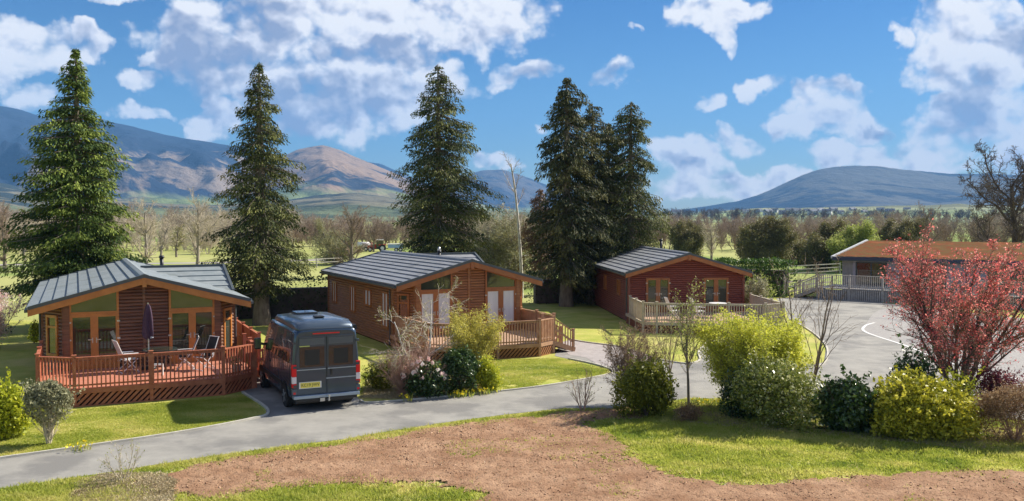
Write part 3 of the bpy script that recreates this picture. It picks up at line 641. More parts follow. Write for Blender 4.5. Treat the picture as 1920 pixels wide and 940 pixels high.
hedge('shaggy dark hedge under the clump of conifers', (1.0, 60), (7.0, 61), 2.1, 1.4, MT['hedge'], 33, 500)
hedge('clipped bright topped green hedge behind the third lodge', (15.5, 68), (20.2, 65.0), 2.5, 2.2, MT['hedge_light'], 34, 1500, .17)
# ------------------------------------------------------------------ background woodland
PW = TP(3, (5, 4, 3, 2), wig=(.08, .16, .22, .25), up=(.02, .07, .06, .03), start=(.25, .15, .1, 0), kids=(3, 3, 3, 0), ang=(38, 40, 38, 40), ln=(.55, .5, .5, .5), rmin=.02)
def far_tree_data(seed, h=9, sp=.3):
    out, tips, g = tree_data(seed, h*.8, .16, PW, 2, sp)
    return out, g
PROT = []
for i in range(5):
    out, g = far_tree_data(100+i)
    A = np.array([s[0] for s in out]); B = np.array([s[1] for s in out]); r = np.array([s[2] for s in out])
    d = B-A; w = np.cross(d, rdir(len(A), g)); w /= np.linalg.norm(w, axis=1, keepdims=True)+1e-9
    V = np.stack([A-w*r[:, None], A+w*r[:, None], B+w*r[:, None]*.6, B-w*r[:, None]*.6], 1).reshape(-1, 3)
    PROT.append((V, np.arange(len(V)).reshape(-1, 4)))
def wood(name, label, cat, places, m, seed, h0):
    g = np.random.default_rng(seed); Vs = []; Fs = []; off = 0
    for (x, y, z, h) in places:
        V, Fq = PROT[g.integers(5)]; a = g.uniform(0, 6.28); k = h/9.0; c, s = math.cos(a), math.sin(a); wd = g.uniform(.9, 1.4)
        Q = np.c_[(V[:, 0]*c-V[:, 1]*s)*k*wd+x, (V[:, 0]*s+V[:, 1]*c)*k*wd+y, V[:, 2]*k+z]
        Vs.append(Q); Fs.append(Fq+off); off += len(Q)
    return tag(np_mesh(name, np.concatenate(Vs), np.concatenate(Fs), m), label, cat, None, 'stuff')
def belt(px0, px1, D0, D1, n, h0, h1, seed):
    g = np.random.default_rng(seed); D = g.uniform(D0, D1, n); px = g.uniform(px0, px1, n)
    return [(XA(p, d), d, 0, g.uniform(h0, h1)) for p, d in zip(px, D)]
wood('woodland', 'brown leafless woodland across the valley behind the lodges', 'woodland', belt(-350, 560, 185, 330, 170, 6, 11, 1)+belt(540, 1300, 185, 320, 190, 4.5, 8, 11), MT['twig_purple'], 1, 10)
wood('woodland', 'pale bare woodland edge beyond the left fields', 'woodland', belt(-300, 560, 150, 210, 75, 6, 9.5, 2), MT['twig_pale'], 2, 10)
wood('woodland', 'mauve bare wood beyond the right hand field', 'woodland', belt(1230, 1600, 185, 320, 150, 4, 7.6, 3)+belt(1580, 2300, 185, 320, 170, 4.5, 9, 13), MT['twig_purple'], 3, 10)
wood('woodland', 'brown scrub along the far edge of the middle field', 'woodland', belt(500, 1250, 160, 190, 110, 3, 6, 4), MT['twig_brown'], 4, 10)
wood('woodland', 'low brown scrub along the far edge of the right field', 'woodland', belt(1240, 1960, 145, 180, 90, 3, 6, 5), MT['twig_brown'], 5, 10)
wood('woodland', 'low scrub along the front of the pale wood at left', 'woodland', belt(-350, 560, 140, 170, 110, 2.5, 5, 7), MT['twig_pale'], 7, 10)
wood('distant_trees', 'dark distant trees around the hillside village', 'woodland', [(XA(p, d), d, max(0, ZA(407-(d-900)/1300*14, d)-7), h) for p, d, h in [(float(rng.uniform(1200, 1960)), float(rng.uniform(900, 2000)), float(rng.uniform(10, 18))) for _ in range(330)]], MT['twig_dark'], 6, 10)
PB = TP(3, (6, 5, 4, 2), wig=(.06, .14, .2, .25), up=(.02, .05, .05, .02), start=(.2, .15, .1, 0), kids=(3, 2.6, 2.4, 0), ang=(42, 42, 40, 40), ln=(.55, .5, .5, .5), rmin=.011)
PBUSH = TP(3, (6, 5, 4, 2), wig=(.1, .18, .22, .25), up=(.0, .03, .03, .02), start=(.1, .1, .1, 0), kids=(3.2, 3, 2.6, 0), ang=(48, 45, 40, 40), ln=(.6, .5, .5, .5), rmin=.011)
bgt = [ # px, base row, D, top row, mats, leaf, label
 (272, 90, 372, 'twig_pale', None, 'pale leafless tree just right of the broad green conifer'),
 (300, 120, 410, 'twig_pale', None, 'small bare tree above the first lodge chimney pipe'),
 (368, 100, 366, 'twig_pale', None, 'pale bare tree left of the dark thick trunked conifer'),
 (8, 95, 390, 'twig_brown', None, 'bare tree at the left edge beside the green conifer'),
 (655, 85, 384, 'twig_brown', None, 'dark stemmed leafless tree in front of the red tractor'),
 (632, 110, 410, 'twig_green', 'budtiny', 'small budding tree left of the tractor tree'),
 (700, 150, 415, 'twig_brown', None, 'bare tree directly behind the red tractor'),
 (935, 75, 372, 'twig_pale', 'budtiny', 'grey budding willow right of the middle conifer'),
 (955, 72, 400, 'twig_green', 'budtiny', 'bushy budding willow beneath the birch top'),
 (1285, 120, 402, 'twig_green', 'moss', 'olive budding hedgerow tree above the third lodge ridge'),
 (1335, 112, 416, 'twig_pale', None, 'thin leafless field tree right of the third lodge ridge'),
 (1440, 104, 402, 'twig_green', 'moss', 'large olive hedgerow tree behind the clipped hedge'),
 (1408, 118, 420, 'twig_brown', 'moss', 'brown rounded hedgerow tree left of the large olive one'),
 (1498, 108, 448, 'twig_green', 'moss', 'small yellowish hedgerow tree in the field gap'),
 (1545, 98, 414, 'twig_brown', 'moss', 'dark spreading hedgerow tree left of the grass roofed building'),
 (1596, 96, 424, 'twig_green', 'lime', 'lime green budding tree at the grass roofed building corner'),
 (1690, 120, 398, 'twig_brown', 'moss', 'rounded brown tree behind the grass roof near its left end'),
 (1745, 112, 385, 'twig_brown', None, 'spreading bare tree above the red leaved tree'),
 (1840, 100, 392, 'twig_brown', None, 'small bare tree left of the big gnarled tree'),
 (45, 120, 402, 'twig_pale', None, 'bare tree peeping out left of the green conifer'),
 (330, 130, 420, 'twig_green', None, 'distant bush like tree between the first two conifers')]
for i, (px, D, top, mt, lf, lb) in enumerate(bgt):
    h = ZA(top, D); lm = {'budtiny': MT['greyleaf'], 'moss': MT['mossleaf'], 'lime': MT['budleaf']}.get(lf)
    P = PBUSH if lf else PB
    bare_tree('bare_tree' if not lf else 'budding_tree', lb, 'tree', (XA(px, D), D, 0), 200+i, h, .12+.012*h, P, MT['bark'] if mt != 'twig_pale' else MT['bark_grey'], MT[mt], lm, .16 if lf != 'budtiny' else .1, 3 if lf == 'moss' or lf == 'lime' else 1, .25, 'background trees', stems=3 if lf else 1, spread=.5)
for lb, px, D, top, st in (('white stemmed birch standing right of the middle lodge roof', 978, 64, 300, 1),):
    PBI = TP(3, (9, 4, 3, 2), wig=(.03, .1, .2, .2), up=(.02, .06, .0, 0), start=(.45, .2, .1, 0), kids=(1.5, 2, 2, 0), ang=(32, 30, 40, 40), ln=(.25, .5, .5, .5), rmin=.006)
    bare_tree('birch_tree', lb, 'tree', (XA(px, D), D, 0), 77, ZA(top, D)*1.2, .14, PBI, MT['birch'], MT['twig_brown'], group='background trees')
# big gnarled tree
PG = TP(4, (7, 7, 6, 4, 2), (.4, .3, .3, .4, .5), (.1, .22, .28, .3, .3), (.03, .06, .05, .03, 0), (.22, .2, .1, .1, 0), (1.9, 1.6, 1.7, 1.8, 0), (48, 50, 50, 45, 40), (.8, .6, .5, .5, .5), (.6, .55, .55, .5, .5), .016)
bare_tree('gnarled_tree', 'big gnarled leafless tree at the right edge behind the grass roofed building', 'tree', (XA(1895, 78), 78, 0), 305, 10.4, .34, PG, MT['twig_dark'], MT['twig_dark'], lean=(-.05, 0))
# ------------------------------------------------------------------ lodges
def logwall(b, A, B_, z0, zt, holes, out, pitch=.118):
    """horizontal rounded boards between plan points A,B; zt(s) top height; holes [(s0,s1,z0,z1)]"""
    A = Vector((*A, 0)); B_ = Vector((*B_, 0)); L = (B_-A).length; d = (B_-A)/L; o = Vector((*out, 0)).normalized()
    z = z0; st = .05; ns = int(L/st)
    while z < 6:
        ok = []
        for i in range(ns+1):
            s = min(i*st, L); zz = zt(s)
            f = zz >= z+pitch*.6 and not any(h[0] < s < h[1] and z+pitch*.5 > h[2] and z+pitch*.5 < h[3] for h in holes)
            ok.append(f)
        if not any(zt(i*st) > z for i in range(ns+1)): break
        i = 0
        while i <= ns:
            if ok[i]:
                j = i
                while j < ns and ok[j+1]: j += 1
                s0 = i*st; s1 = min(j*st+st*.5, L) if j < ns else L
                prof = [(-.012, z), (.03, z+.014), (.045, z+pitch*.3), (.04, z+pitch*.6), (.012, z+pitch*.93), (-.012, z+pitch)]
                vs = [A+d*s+o*p[0]+Vector((0, 0, p[1])) for s in (s0, s1) for p in prof]; n = len(prof)
                b.add(vs, [(k, k+1, n+k+1, n+k) for k in range(n-1)]+[tuple(reversed(range(n))), tuple(range(n, 2*n))])
                i = j+1
            else: i += 1
        z += pitch
def wpt(A, d, o, s, off, z): return Vector((A[0]+d[0]*s+o[0]*off, A[1]+d[1]*s+o[1]*off, z))
def wbox(b, A, d, o, s0, s1, o0, o1, z0, z1):
    p = [wpt(A, d, o, s, f, z) for z in (z0, z1) for s, f in ((s0, o0), (s1, o0), (s1, o1), (s0, o1))]
    b.add(p, [(0,3,2,1),(4,5,6,7),(0,1,5,4),(1,2,6,5),(2,3,7,6),(3,0,4,7)])
def unit(A, B): v = Vector((B[0]-A[0], B[1]-A[1])); v.normalize(); return (v.x, v.y)
def window(root, A, d, o, s0, s1, z0, z1, fm, gm, name='window', fw=.1, mull=(), trans=(), handle=False, hinge=False):
    b = MB(); f = fw
    wbox(b, A, d, o, s0, s0+f, .0, .075, z0, z1); wbox(b, A, d, o, s1-f, s1, .0, .075, z0, z1)
    wbox(b, A, d, o, s0+f, s1-f, .0, .072, z0, z0+f*1.1); wbox(b, A, d, o, s0+f, s1-f, .0, .072, z1-f, z1)
    for m in mull: wbox(b, A, d, o, m-f*.55, m+f*.55, .0, .07, z0+f*1.1, z1-f)
    for m in trans: wbox(b, A, d, o, s0+f, s1-f, .0, .066, m-f*.4, m+f*.4)
    fr = b.build(name, fm, root)
    g = MB(); wbox(g, A, d, o, s0+f*.6, s1-f*.6, .005, .03, z0+f*.6, z1-f*.6); g.build('pane', gm, fr)
    if name == 'french_door':
        c = (s0+s1)/2
        k = MB(); wbox(k, A, d, o, s0+f, s1-f, .03, .058, z0+f, z0+.3); k.build('bottom_panel', fm, fr)
        for q in (-1, 1):
            h = MB(); wbox(h, A, d, o, c+q*.06-.015, c+q*.06+.015, .07, .095, z0+.9, z0+1.08); wbox(h, A, d, o, min(c+q*.05, c+q*.2), max(c+q*.05, c+q*.2), .095, .115, z0+1.0, z0+1.03); h.build('handle', MT['steel'], fr)
            for zz in (z0+.22, z0+1.0, z1-.3):
                hg = MB(); s = s0+.02 if q < 0 else s1-.02
                wbox(hg, A, d, o, s-.05, s+.05, .076, .09, zz, zz+.05)
                hg.build('hinge', MT['steel'], fr)
    return fr
def lodge(name, label, origin, th, Wd, L, he, hp, of, oe, clad, roof, fm, fd, gm, prow, side_windows, dormer=None, flue=None, floor=.55, fdtop=2.5, fdr=None, gable_glass=True, rear=.3, boardz=.05):
    root = empty(name, (origin[0], origin[1], 0), R(th), label, 'lodge', 'timber lodges')
    cx = Wd/2
    def ztop(x): return he+(hp-he)*(1-abs(x-cx)/(cx+oe))
    def zun(x): return ztop(x)-.2
    pts = [(0, .6), (.65, -.45), (Wd-.65, -.45), (Wd, .6)] if prow else [(0, 0), (Wd, 0)]
    wb = MB()
    # backing panels + boards for the front
    back = MB()
    fr = fdr or [(.8, 2.35), (Wd-2.35, Wd-.8)]
    for i in range(len(pts)-1):
        A, B = pts[i], pts[i+1]; d = unit(A, B); o = (d[1], -d[0]); Ls = (Vector(B)-Vector(A)).length
        holes = []
        if (prow and i == 1) or not prow:
            for a, c in fr:
                s0, s1 = a-A[0], c-A[0]; holes.append((s0, s1, floor-.1, 9 if gable_glass else fdtop))
        elif prow: holes = [(.28, Ls-.3, 1.0 if i == 0 else floor+.25, 2.4)]
        zt = lambda s, A=A, d=d: zun(A[0]+d[0]*s)
        n = 12; top = [wpt(A, d, o, Ls*k/n, -.03, zt(Ls*k/n)) for k in range(n+1)]
        back.prism([wpt(A, d, o, 0, -.03, 0)]+top+[wpt(A, d, o, Ls, -.03, 0)], (-o[0]*.05, -o[1]*.05, 0))
        logwall(wb, A, B, boardz, zt, holes, o)
    # sides and rear
    yf = .6 if prow else 0
    for A, B, o in (((0, L), (0, yf), (-1, 0)), ((Wd, yf), (Wd, L), (1, 0))):
        d = unit(A, B); holes = []
        for (side, y, w, z0, z1) in side_windows:
            if (side < 0) == (o[0] < 0):
                s = abs(y-A[1]); holes.append((s-w/2, s+w/2, z0, z1))
        Ls = (Vector(B)-Vector(A)).length
        back.add([wpt(A, d, o, s, f, z) for z in (0, zun(0)+.02) for s, f in ((0, -.03), (Ls, -.03), (Ls, -.08), (0, -.08))], [(0,3,2,1),(4,5,6,7),(0,1,5,4),(1,2,6,5),(2,3,7,6),(3,0,4,7)])
        logwall(wb, A, B, boardz, lambda s: zun(0)+.02, holes, o)
    zt = lambda s: zun(s)
    back.prism([(0, L-.02, 0), (0, L-.02, zun(0)), (cx, L-.02, zun(cx)), (Wd, L-.02, zun(Wd)), (Wd, L-.02, 0)], (0, -.05, 0))
    back.build('inner_wall', MT['backing'], root)
    wb.build('wall', clad, root)
    # corner posts
    def cpost(*a):
        q = MB(); q.box(*a); q.build('corner_post', clad, root)
    for p in pts: cpost(p[0]-.06, p[0]+.06, p[1]-.065, p[1]+.055, .0, zun(p[0])-.02)
    if prow:
        for x in (.73, Wd-.73): cpost(x-.09, x+.09, -.56, -.44, .0, zun(x)-.02)
        cpost(cx-.045, cx+.045, -.515, -.45, .05, zun(cx)-.03)
    for x in (-.02, Wd+.02): cpost(x-.05, x+.05, L-.05, L+.05, 0, zun(0)-.02)
    # doors, gable glass
    yfr = -.45 if prow else 0
    for a, c in fr:
        A = (0, yfr); d = (1, 0); o = (0, -1)
        window(root, A, d, o, a, c, floor, fdtop, fm, gm, 'french_door', .11, mull=((a+c)/2-.06, (a+c)/2+.06))
        if gable_glass:
            b = MB(); t = .075
            za, zc = zun(a)-.02, zun(c)-.02; z0 = fdtop+.003
            pa = [(a, z0), (c, z0), (c, zc), (a, za)]; pi = [(a+t, z0+t*.9), (c-t, z0+t*.9), (c-t, zc-t*1.0), (a+t, za-t*.95)]
            if pi[3][1] < pi[0][1]+.04: pi[3] = (pi[3][0], pi[0][1]+.04)
            if pi[2][1] < pi[1][1]+.04: pi[2] = (pi[2][0], pi[1][1]+.04)
            for k in range(4):
                q = [pa[k], pa[(k+1) % 4], pi[(k+1) % 4], pi[k]]
                b.prism([(x, yfr-.0, z) for x, z in q], (0, -.07, 0))
            f_ = b.build('gable_window', fm, root)
            g = MB(); g.prism([(x, yfr-.03, z) for x, z in pa], (0, .02, 0)); g.build('pane', MT['glass'], f_)
            for x in (a, c):
                pass
    if prow:
        for i in (0, 2):
            A, B = pts[i], pts[i+1]; d = unit(A, B); o = (d[1], -d[0]); Ls = (Vector(B)-Vector(A)).length
            window(root, A, d, o, .28, Ls-.3, 1.0 if i == 0 else floor+.25, 2.4, fm, gm if i == 2 else MT['glass'], 'window', .09, trans=(2.0,))
    for (side, y, w, z0, z1) in side_windows:
        A = (0, y+w/2) if side < 0 else (Wd, y-w/2); d = (0, -1) if side < 0 else (0, 1); o = (-1, 0) if side < 0 else (1, 0)
        window(root, A, d, o, 0, w, z0, z1, fm, MT['blind'] if gm is MT['blind'] else MT['glass'], 'window', .09, mull=(w/2,) if w > .75 else ())
    # roof slopes with stepped courses
    def slope(x0, z0, x1, z1, ya, yb, n, m, name='roof'):
        """x0,z0 = eave ; x1,z1 = ridge ; courses run along y"""
        b = MB(); t = .05; v = Vector((x1-x0, 0, z1-z0)); nn = Vector((-(z1-z0), 0, x1-x0)).normalized()
        if nn.z < 0: nn = -nn
        E = Vector((x0, 0, z0)); th_ = .1
        b.prism([(x0, ya, z0-.02), (x1, ya, z1-.02), (x1, ya, z1-th_), (x0, ya, z0-th_)], (0, yb-ya, 0))
        for i in range(n):
            lo_ = E+v*(i/n)-v.normalized()*.03; hi_ = E+v*((i+1)/n)
            a = lo_+nn*t; c = hi_+nn*.006; lo2 = lo_-nn*.012
            P = [a, c, hi_-nn*.012, lo2]
            b.prism([(p.x, ya, p.z) for p in P], (0, yb-ya, 0))
        return b.build(name, m, root)
    y0, y1 = -of, L+rear
    n = 9
    rf = slope(-oe, he, cx, hp, y0, y1, n, roof); slope(Wd+oe, he, cx, hp, y0, y1, n, roof)
    rc = MB(); rc.prism([(cx-.16, y0-.02, hp-.02), (cx-.13, y0-.02, hp+.05), (cx, y0-.02, hp+.1), (cx+.13, y0-.02, hp+.05), (cx+.16, y0-.02, hp-.02)], (0, y1-y0+.04, 0)); rc.build('ridge_cap', roof, root)
    for yy, q in ((y0, -1), (y1, 1)):
        vt = MB(); bg = MB()
        for sgn in (-1, 1):
            xe = -oe if sgn < 0 else Wd+oe
            y_ = yy if q < 0 else yy-.05
            bg.prism([(xe, y_-.03, he-.26), (xe, y_-.03, he-.03), (cx, y_-.03, hp-.03), (cx, y_-.03, hp-.26)], (0, .06, 0))
            vt.prism([(xe-.03*(-sgn)*-1, y_-.06, he-.04), (xe, y_-.06, he+.07), (cx, y_-.06, hp+.07), (cx, y_-.06, hp-.04)], (0, .1, 0))
        bg.build('bargeboard', fm, root); vt.build('verge_trim', MT['trim'], root)
    fp = MB(); fp.box(cx-.07, cx+.07, y0-.06, y0-.03, hp-.36, hp-.05); fp.build('finial_block', fm, root)
    # soffits + gutters
    sf = MB()
    sf.prism([(-oe+.05, y0+.03, he-.16), (cx, y0+.03, hp-.16), (cx, y0+.03, hp-.13), (-oe+.05, y0+.03, he-.13)], (0, y1-y0-.06, 0))
    sf.prism([(Wd+oe-.05, y0+.03, he-.16), (cx, y0+.03, hp-.16), (cx, y0+.03, hp-.13), (Wd+oe-.05, y0+.03, he-.13)], (0, y1-y0-.06, 0))
    sf.build('soffit', fd, root)
    for x in (-oe-.05, Wd+oe+.05):
        gt = MB(); gt.box(x-.055, x+.055, y0+.04, y1-.04, he-.13, he-.04); gt.build('gutter', MT['trim'], root)
    for x in (-.1, Wd+.1):
        dp = MB(); dp.tube((x, yf+.15, .1), (x, yf+.15, he-.3), .035); dp.build('downpipe', MT['trim'], root)
    if dormer:
        yc, hw, xr, hr = dormer      # a cross gable whose ridge runs to the right
        b = MB(); nC = 5
        for sg in (-1, 1):
            ye = yc+sg*hw; ze = he+.0
            for i in range(nC):
                f0, f1 = i/nC, (i+1)/nC
                ya_, yb_ = ye+(yc-ye)*f0, ye+(yc-ye)*f1; za, zb = ze+(hr-ze)*f0, ze+(hr-ze)*f1
                b.prism([(cx, ya_, za+.05), (cx, yb_, zb+.006), (cx, yb_, zb-.04), (cx, ya_, za-.04)], (xr-cx, 0, 0))
        rr = b.build('cross_roof', roof, root)
        v = MB()
        for sg in (-1, 1):
            ye = yc+sg*hw
            v.prism([(xr-.02, ye, he-.08), (xr-.02, ye, he+.09), (xr-.02, yc, hr+.1), (xr-.02, yc, hr-.06)], (.1, 0, 0))
        v.box(cx+.3, xr+.08, yc-.08, yc+.08, hr-.02, hr+.085)
        v.build('cross_trim', MT['trim'], root)
        w = MB(); w.prism([(xr-.06, yc-hw+.1, he-.1), (xr-.06, yc, hr-.06), (xr-.06, yc+hw-.1, he-.1)], (-.05, 0, 0)); w.build('cross_gable', clad, root)
    if flue:
        fx, fy, ft, cap = flue; k = MB(); k.tube((fx, fy, ztop(fx)-.1), (fx, fy, ft), .075, n=12); k.tube((fx, fy, ft), (fx, fy, ft+.1), .12, .09, n=12)
        k.build('flue_pipe', MT['flue'], root, True)
        if cap: k = MB(); k.tube((fx, fy, ft+.1), (fx, fy, ft+.28), .1, .05, n=12); k.build('flue_cowl', MT['steel'], root, True)
    return root
# ------------------------------------------------------------------ decks
def deck(label, origin, th, poly, rails, boarded, skirts, wood, floorm, skirtm, floor=.55, steps=None, hrail=.92, extra_posts=True, group='timber decks', bw=.038, bs=.125):
    root = empty('timber_deck', (origin[0], origin[1], 0), R(th), label, 'deck', group)
    b = MB(); b.prism([(x, y, floor-.04) for x, y in poly], (0, 0, .04)); b.build('deck_floor', floorm, root)
    gr = MB()   # board gaps: narrow dark grooves standing 2 mm proud would z-fight; use real raised boards instead
    xs = [p[0] for p in poly]; ys = [p[1] for p in poly]; Y = min(ys)+.02
    while Y < max(ys)-.14:
        def cut(y):
            X = []
            for i in range(len(poly)):
                (x1, y1), (x2, y2) = poly[i-1], poly[i]
                if (y1 > y) != (y2 > y): X.append(x1+(x2-x1)*(y-y1)/(y2-y1))
            return sorted(X)
        c0, c1 = cut(Y), cut(Y+.125)
        if len(c0) == 2 and len(c1) == 2: gr.prism([(c0[0]+.02, Y, floor+.003), (c0[1]-.02, Y, floor+.003), (c1[1]-.02, Y+.125, floor+.003), (c1[0]+.02, Y+.125, floor+.003)], (0, 0, .014))
        Y += .142
    gr.build('floor_boards', floorm, root)
    def post(p, h=None):
        k = MB(); k.box(p[0]-.05, p[0]+.05, p[1]-.05, p[1]+.05, 0.0, floor+hrail+.08); k.prism([(p[0]-.07, p[1]-.07, floor+hrail+.08), (p[0]+.07, p[1]-.07, floor+hrail+.08), (p[0]+.07, p[1]+.07, floor+hrail+.08), (p[0]-.07, p[1]+.07, floor+hrail+.08)], (0, 0, .03))
        o = k.build('post', wood, root); return o
    done = []
    def addpost(p):
        for q in done:
            if abs(q[0]-p[0])+abs(q[1]-p[1]) < .12: return
        done.append(p); post(p)
    for A, B in rails:
        d = unit(A, B); L = (Vector(B)-Vector(A)).length; n = max(1, round(L/2.0)); o = (d[1], -d[0])
        for i in range(n+1): addpost((A[0]+d[0]*L*i/n, A[1]+d[1]*L*i/n))
        hr = MB()
        wbox(hr, A, d, o, 0, L, -.05, .05, floor+hrail, floor+hrail+.035); wbox(hr, A, d, o, 0, L, -.02, .02, floor+hrail-.07, floor+hrail-.001)
        wbox(hr, A, d, o, 0, L, -.02, .02, floor+.08, floor+.13)
        hr.build('handrail', wood, root)
        ba = MB(); m = int(L/bs)
        for i in range(1, m+1):
            s = L*i/(m+1); wbox(ba, A, d, o, s-bw/2, s+bw/2, .021, .021+bw, floor+.03, floor+hrail-.002)
        ba.build('balusters', wood, root)
    for A, B in boarded:
        d = unit(A, B); L = (Vector(B)-Vector(A)).length; o = (d[1], -d[0]); n = max(1, round(L/1.8))
        for i in range(n+1): addpost((A[0]+d[0]*L*i/n, A[1]+d[1]*L*i/n))
        bp = MB(); m = int(L/.11)
        for i in range(m):
            wbox(bp, A, d, o, i*.11, i*.11+.1, .0, .02, .06, floor+hrail-.02)
        wbox(bp, A, d, o, 0, L, -.05, .05, floor+hrail, floor+hrail+.035); wbox(bp, A, d, o, 0, L, -.04, 0, .9, .97)
        bp.build('boarded_panel', wood, root)
    for A, B in skirts:
        d = unit(A, B); L = (Vector(B)-Vector(A)).length; o = (d[1], -d[0])
        fb = MB(); wbox(fb, A, d, o, -.0, L, .0, .045, floor-.15, floor+.0); fb.build('fascia', wood, root)
        bk = MB(); wbox(bk, A, d, o, 0, L, -.12, -.08, .0, floor-.16); bk.build('skirt_backing', MT['backing'], root)
        sk = MB(); z0, z1 = .02, floor-.152; hh = z1-z0; w = .075; s = -hh
        while s < L:
            q = [(s, z0), (s+w*1.4, z0), (s+w*1.4+hh, z1), (s+hh, z1)]
            # clip to the panel ends
            def cl(p, qd):
                return p
            pts = []
            for (a, z) in q: pts.append((a, z))
            lo, hi = .02, L-.02
            def clip(poly_, lim, sign):
                out = []
                for i in range(len(poly_)):
                    p, r = poly_[i-1], poly_[i]; ip = (p[0]-lim)*sign >= 0; ir = (r[0]-lim)*sign >= 0
                    if ip != ir: t = (lim-p[0])/(r[0]-p[0]); out.append((lim, p[1]+(r[1]-p[1])*t))
                    if ir: out.append(r)
                return out
            pts = clip(clip(pts, lo, 1), hi, -1)
            if len(pts) >= 3: sk.prism([wpt(A, d, o, a, -.01, z) for a, z in pts], (o[0]*.025, o[1]*.025, 0))
            s += .175
        wbox(sk, A, d, o, 0, L, -.015, .02, .0, .04)
        sk.build('skirt', skirtm, root)
    if steps:
        (sx, sy0, sy1, dx, nst) = steps; st = MB(); rise = floor/(nst+1); run = .28
        for i in range(nst):
            z = floor-rise*(i+1); x = sx+dx*run*i
            st.box(min(x, x+dx*run), max(x, x+dx*run)+.02, sy0, sy1, z-.04, z)
            st.box(min(x, x+dx*.02), max(x, x+dx*.02), sy0+.02, sy1-.02, z-.04, floor-rise*i-.045)
        for y in (sy0, sy1):
            st.beam((sx, y, floor-.12), (sx+dx*run*(nst+.6), y, .08), .04, .2)
        st.build('steps', wood, root)
        xe = sx+dx*run*(nst+.3)
        for y in (sy0, sy1):
            k = MB(); k.box(xe-.045, xe+.045, y-.045, y+.045, 0, hrail-.0+.05); k.box(xe-.06, xe+.06, y-.06, y+.06, hrail+.05, hrail+.075); k.build('post', wood, root)
            r = MB(); r.beam((sx, y, floor+hrail-.02), (xe, y, hrail-.05), .07, .045); r.beam((sx, y, floor+.5), (xe, y, .42), .03, .09)
            nb = max(2, int(abs(xe-sx)/.13))
            for i in range(1, nb):
                f = i/nb; x = sx+(xe-sx)*f; r.box(x-.018, x+.018, y-.018, y+.018, floor*(1-f)+.02, (floor+hrail-.05)*(1-f)+(hrail-.08)*f)
            r.build('stair_rail', wood, root)
            addpost((sx, y))
    return root
W1 = 6.3
lodge('timber_lodge', 'red brown timber lodge beside the parked van, orange framed glass doors, grey roof', (-15.8, 30.4), 25.7, W1, 12.2, 2.72, 3.68, .85, .4, MT['clad1'], MT['roof1'], MT['oak'], MT['oak_dark'], MT['glass'], True,
      [(-1, 3, .8, 1.3, 2.3), (-1, 7, .8, 1.3, 2.3), (1, 4.0, .8, 1.3, 2.3)], dormer=(6.2, 2.7, W1+.42, 3.62), flue=(4.3, 6.5, 4.0, 0), fdtop=2.44)
deck('red stained deck with diagonal skirting in front of the lodge beside the van', (-15.8, 30.4), 25.7,
     [(-.05, .7), (-.05, -3.44), (.95, -4.2), (5.25, -4.2), (6.3, -3.45), (6.45, .7)],
     [((-.05, -.1), (-.05, -3.44)), ((-.05, -3.44), (.95, -4.2)), ((.95, -4.2), (5.25, -4.2)), ((5.25, -4.2), (6.3, -3.45)), ((6.38, -3.4), (6.4, -2.35))],
     [((6.95, -1.0), (6.95, 4.2))], [((-.05, .6), (-.05, -3.44)), ((-.05, -3.44), (.95, -4.2)), ((.95, -4.2), (5.25, -4.2)), ((5.25, -4.2), (6.3, -3.45)), ((6.3, -3.45), (6.45, .6))],
     MT['red_wood'], MT['red_floor'], MT['red_wood'], steps=(6.4, -2.3, -1.2, 1, 2))
W2 = 6.3
O2 = (-4.94, 39.07)
lodge('timber_lodge', 'middle timber lodge with white blinds behind its doors and slate roof', O2, 27, W2, 10.8, 2.83, 3.8, .85, .35, MT['clad2'], MT['roof2'], MT['oak_dark'], MT['oak_dark'], MT['blind'], True,
      [(-1, 9.6, .8, 1.2, 2.35), (-1, 6.4, .8, 1.0, 2.35), (-1, 4.0, 1.0, 1.5, 2.35), (-1, 1.55, .9, .75, 2.4)], dormer=(6.5, 2.2, W2+.3, 3.78), flue=(4.0, 5.0, 3.95, 1), fdtop=2.5)
deck('brown timber deck with stairs in front of the middle lodge', O2, 27,
     [(-.1, .7), (-.1, -3.5), (.8, -4.3), (4.45, -4.62), (5.4, -4.1), (6.0, -3.3), (6.0, .7)],
     [((-.1, -.1), (-.1, -3.5)), ((-.1, -3.5), (.8, -4.3)), ((.8, -4.3), (4.45, -4.62)), ((4.45, -4.62), (5.4, -4.1))],
     [((6.0, .0), (6.0, -3.1))], [((-.1, .6), (-.1, -3.5)), ((-.1, -3.5), (.8, -4.3)), ((.8, -4.3), (4.45, -4.62)), ((4.45, -4.62), (5.4, -4.1)), ((6.0, -3.1), (6.0, .5))],
     MT['brown_wood'], MT['brown_floor'], MT['clad2'], steps=(5.45, -4.1, -3.1, 1, 3))
W3 = 6.35
O3 = (6.32, 48.93)
lodge('timber_lodge', 'dark red timber lodge by the conifer clump with pale deck railing', O3, 5, W3, 10.6, 2.72, 3.74, .55, .3, MT['clad3'], MT['roof2'], MT['oak_dark'], MT['oak_dark'], MT['glass'], False,
      [(-1, 2.5, .8, 1.3, 2.2), (-1, 6.5, .8, 1.3, 2.2)], flue=(3.7, 7.6, 4.25, 0), fdtop=2.42, fdr=[(.94, 2.25), (4.12, 5.5)], gable_glass=False)
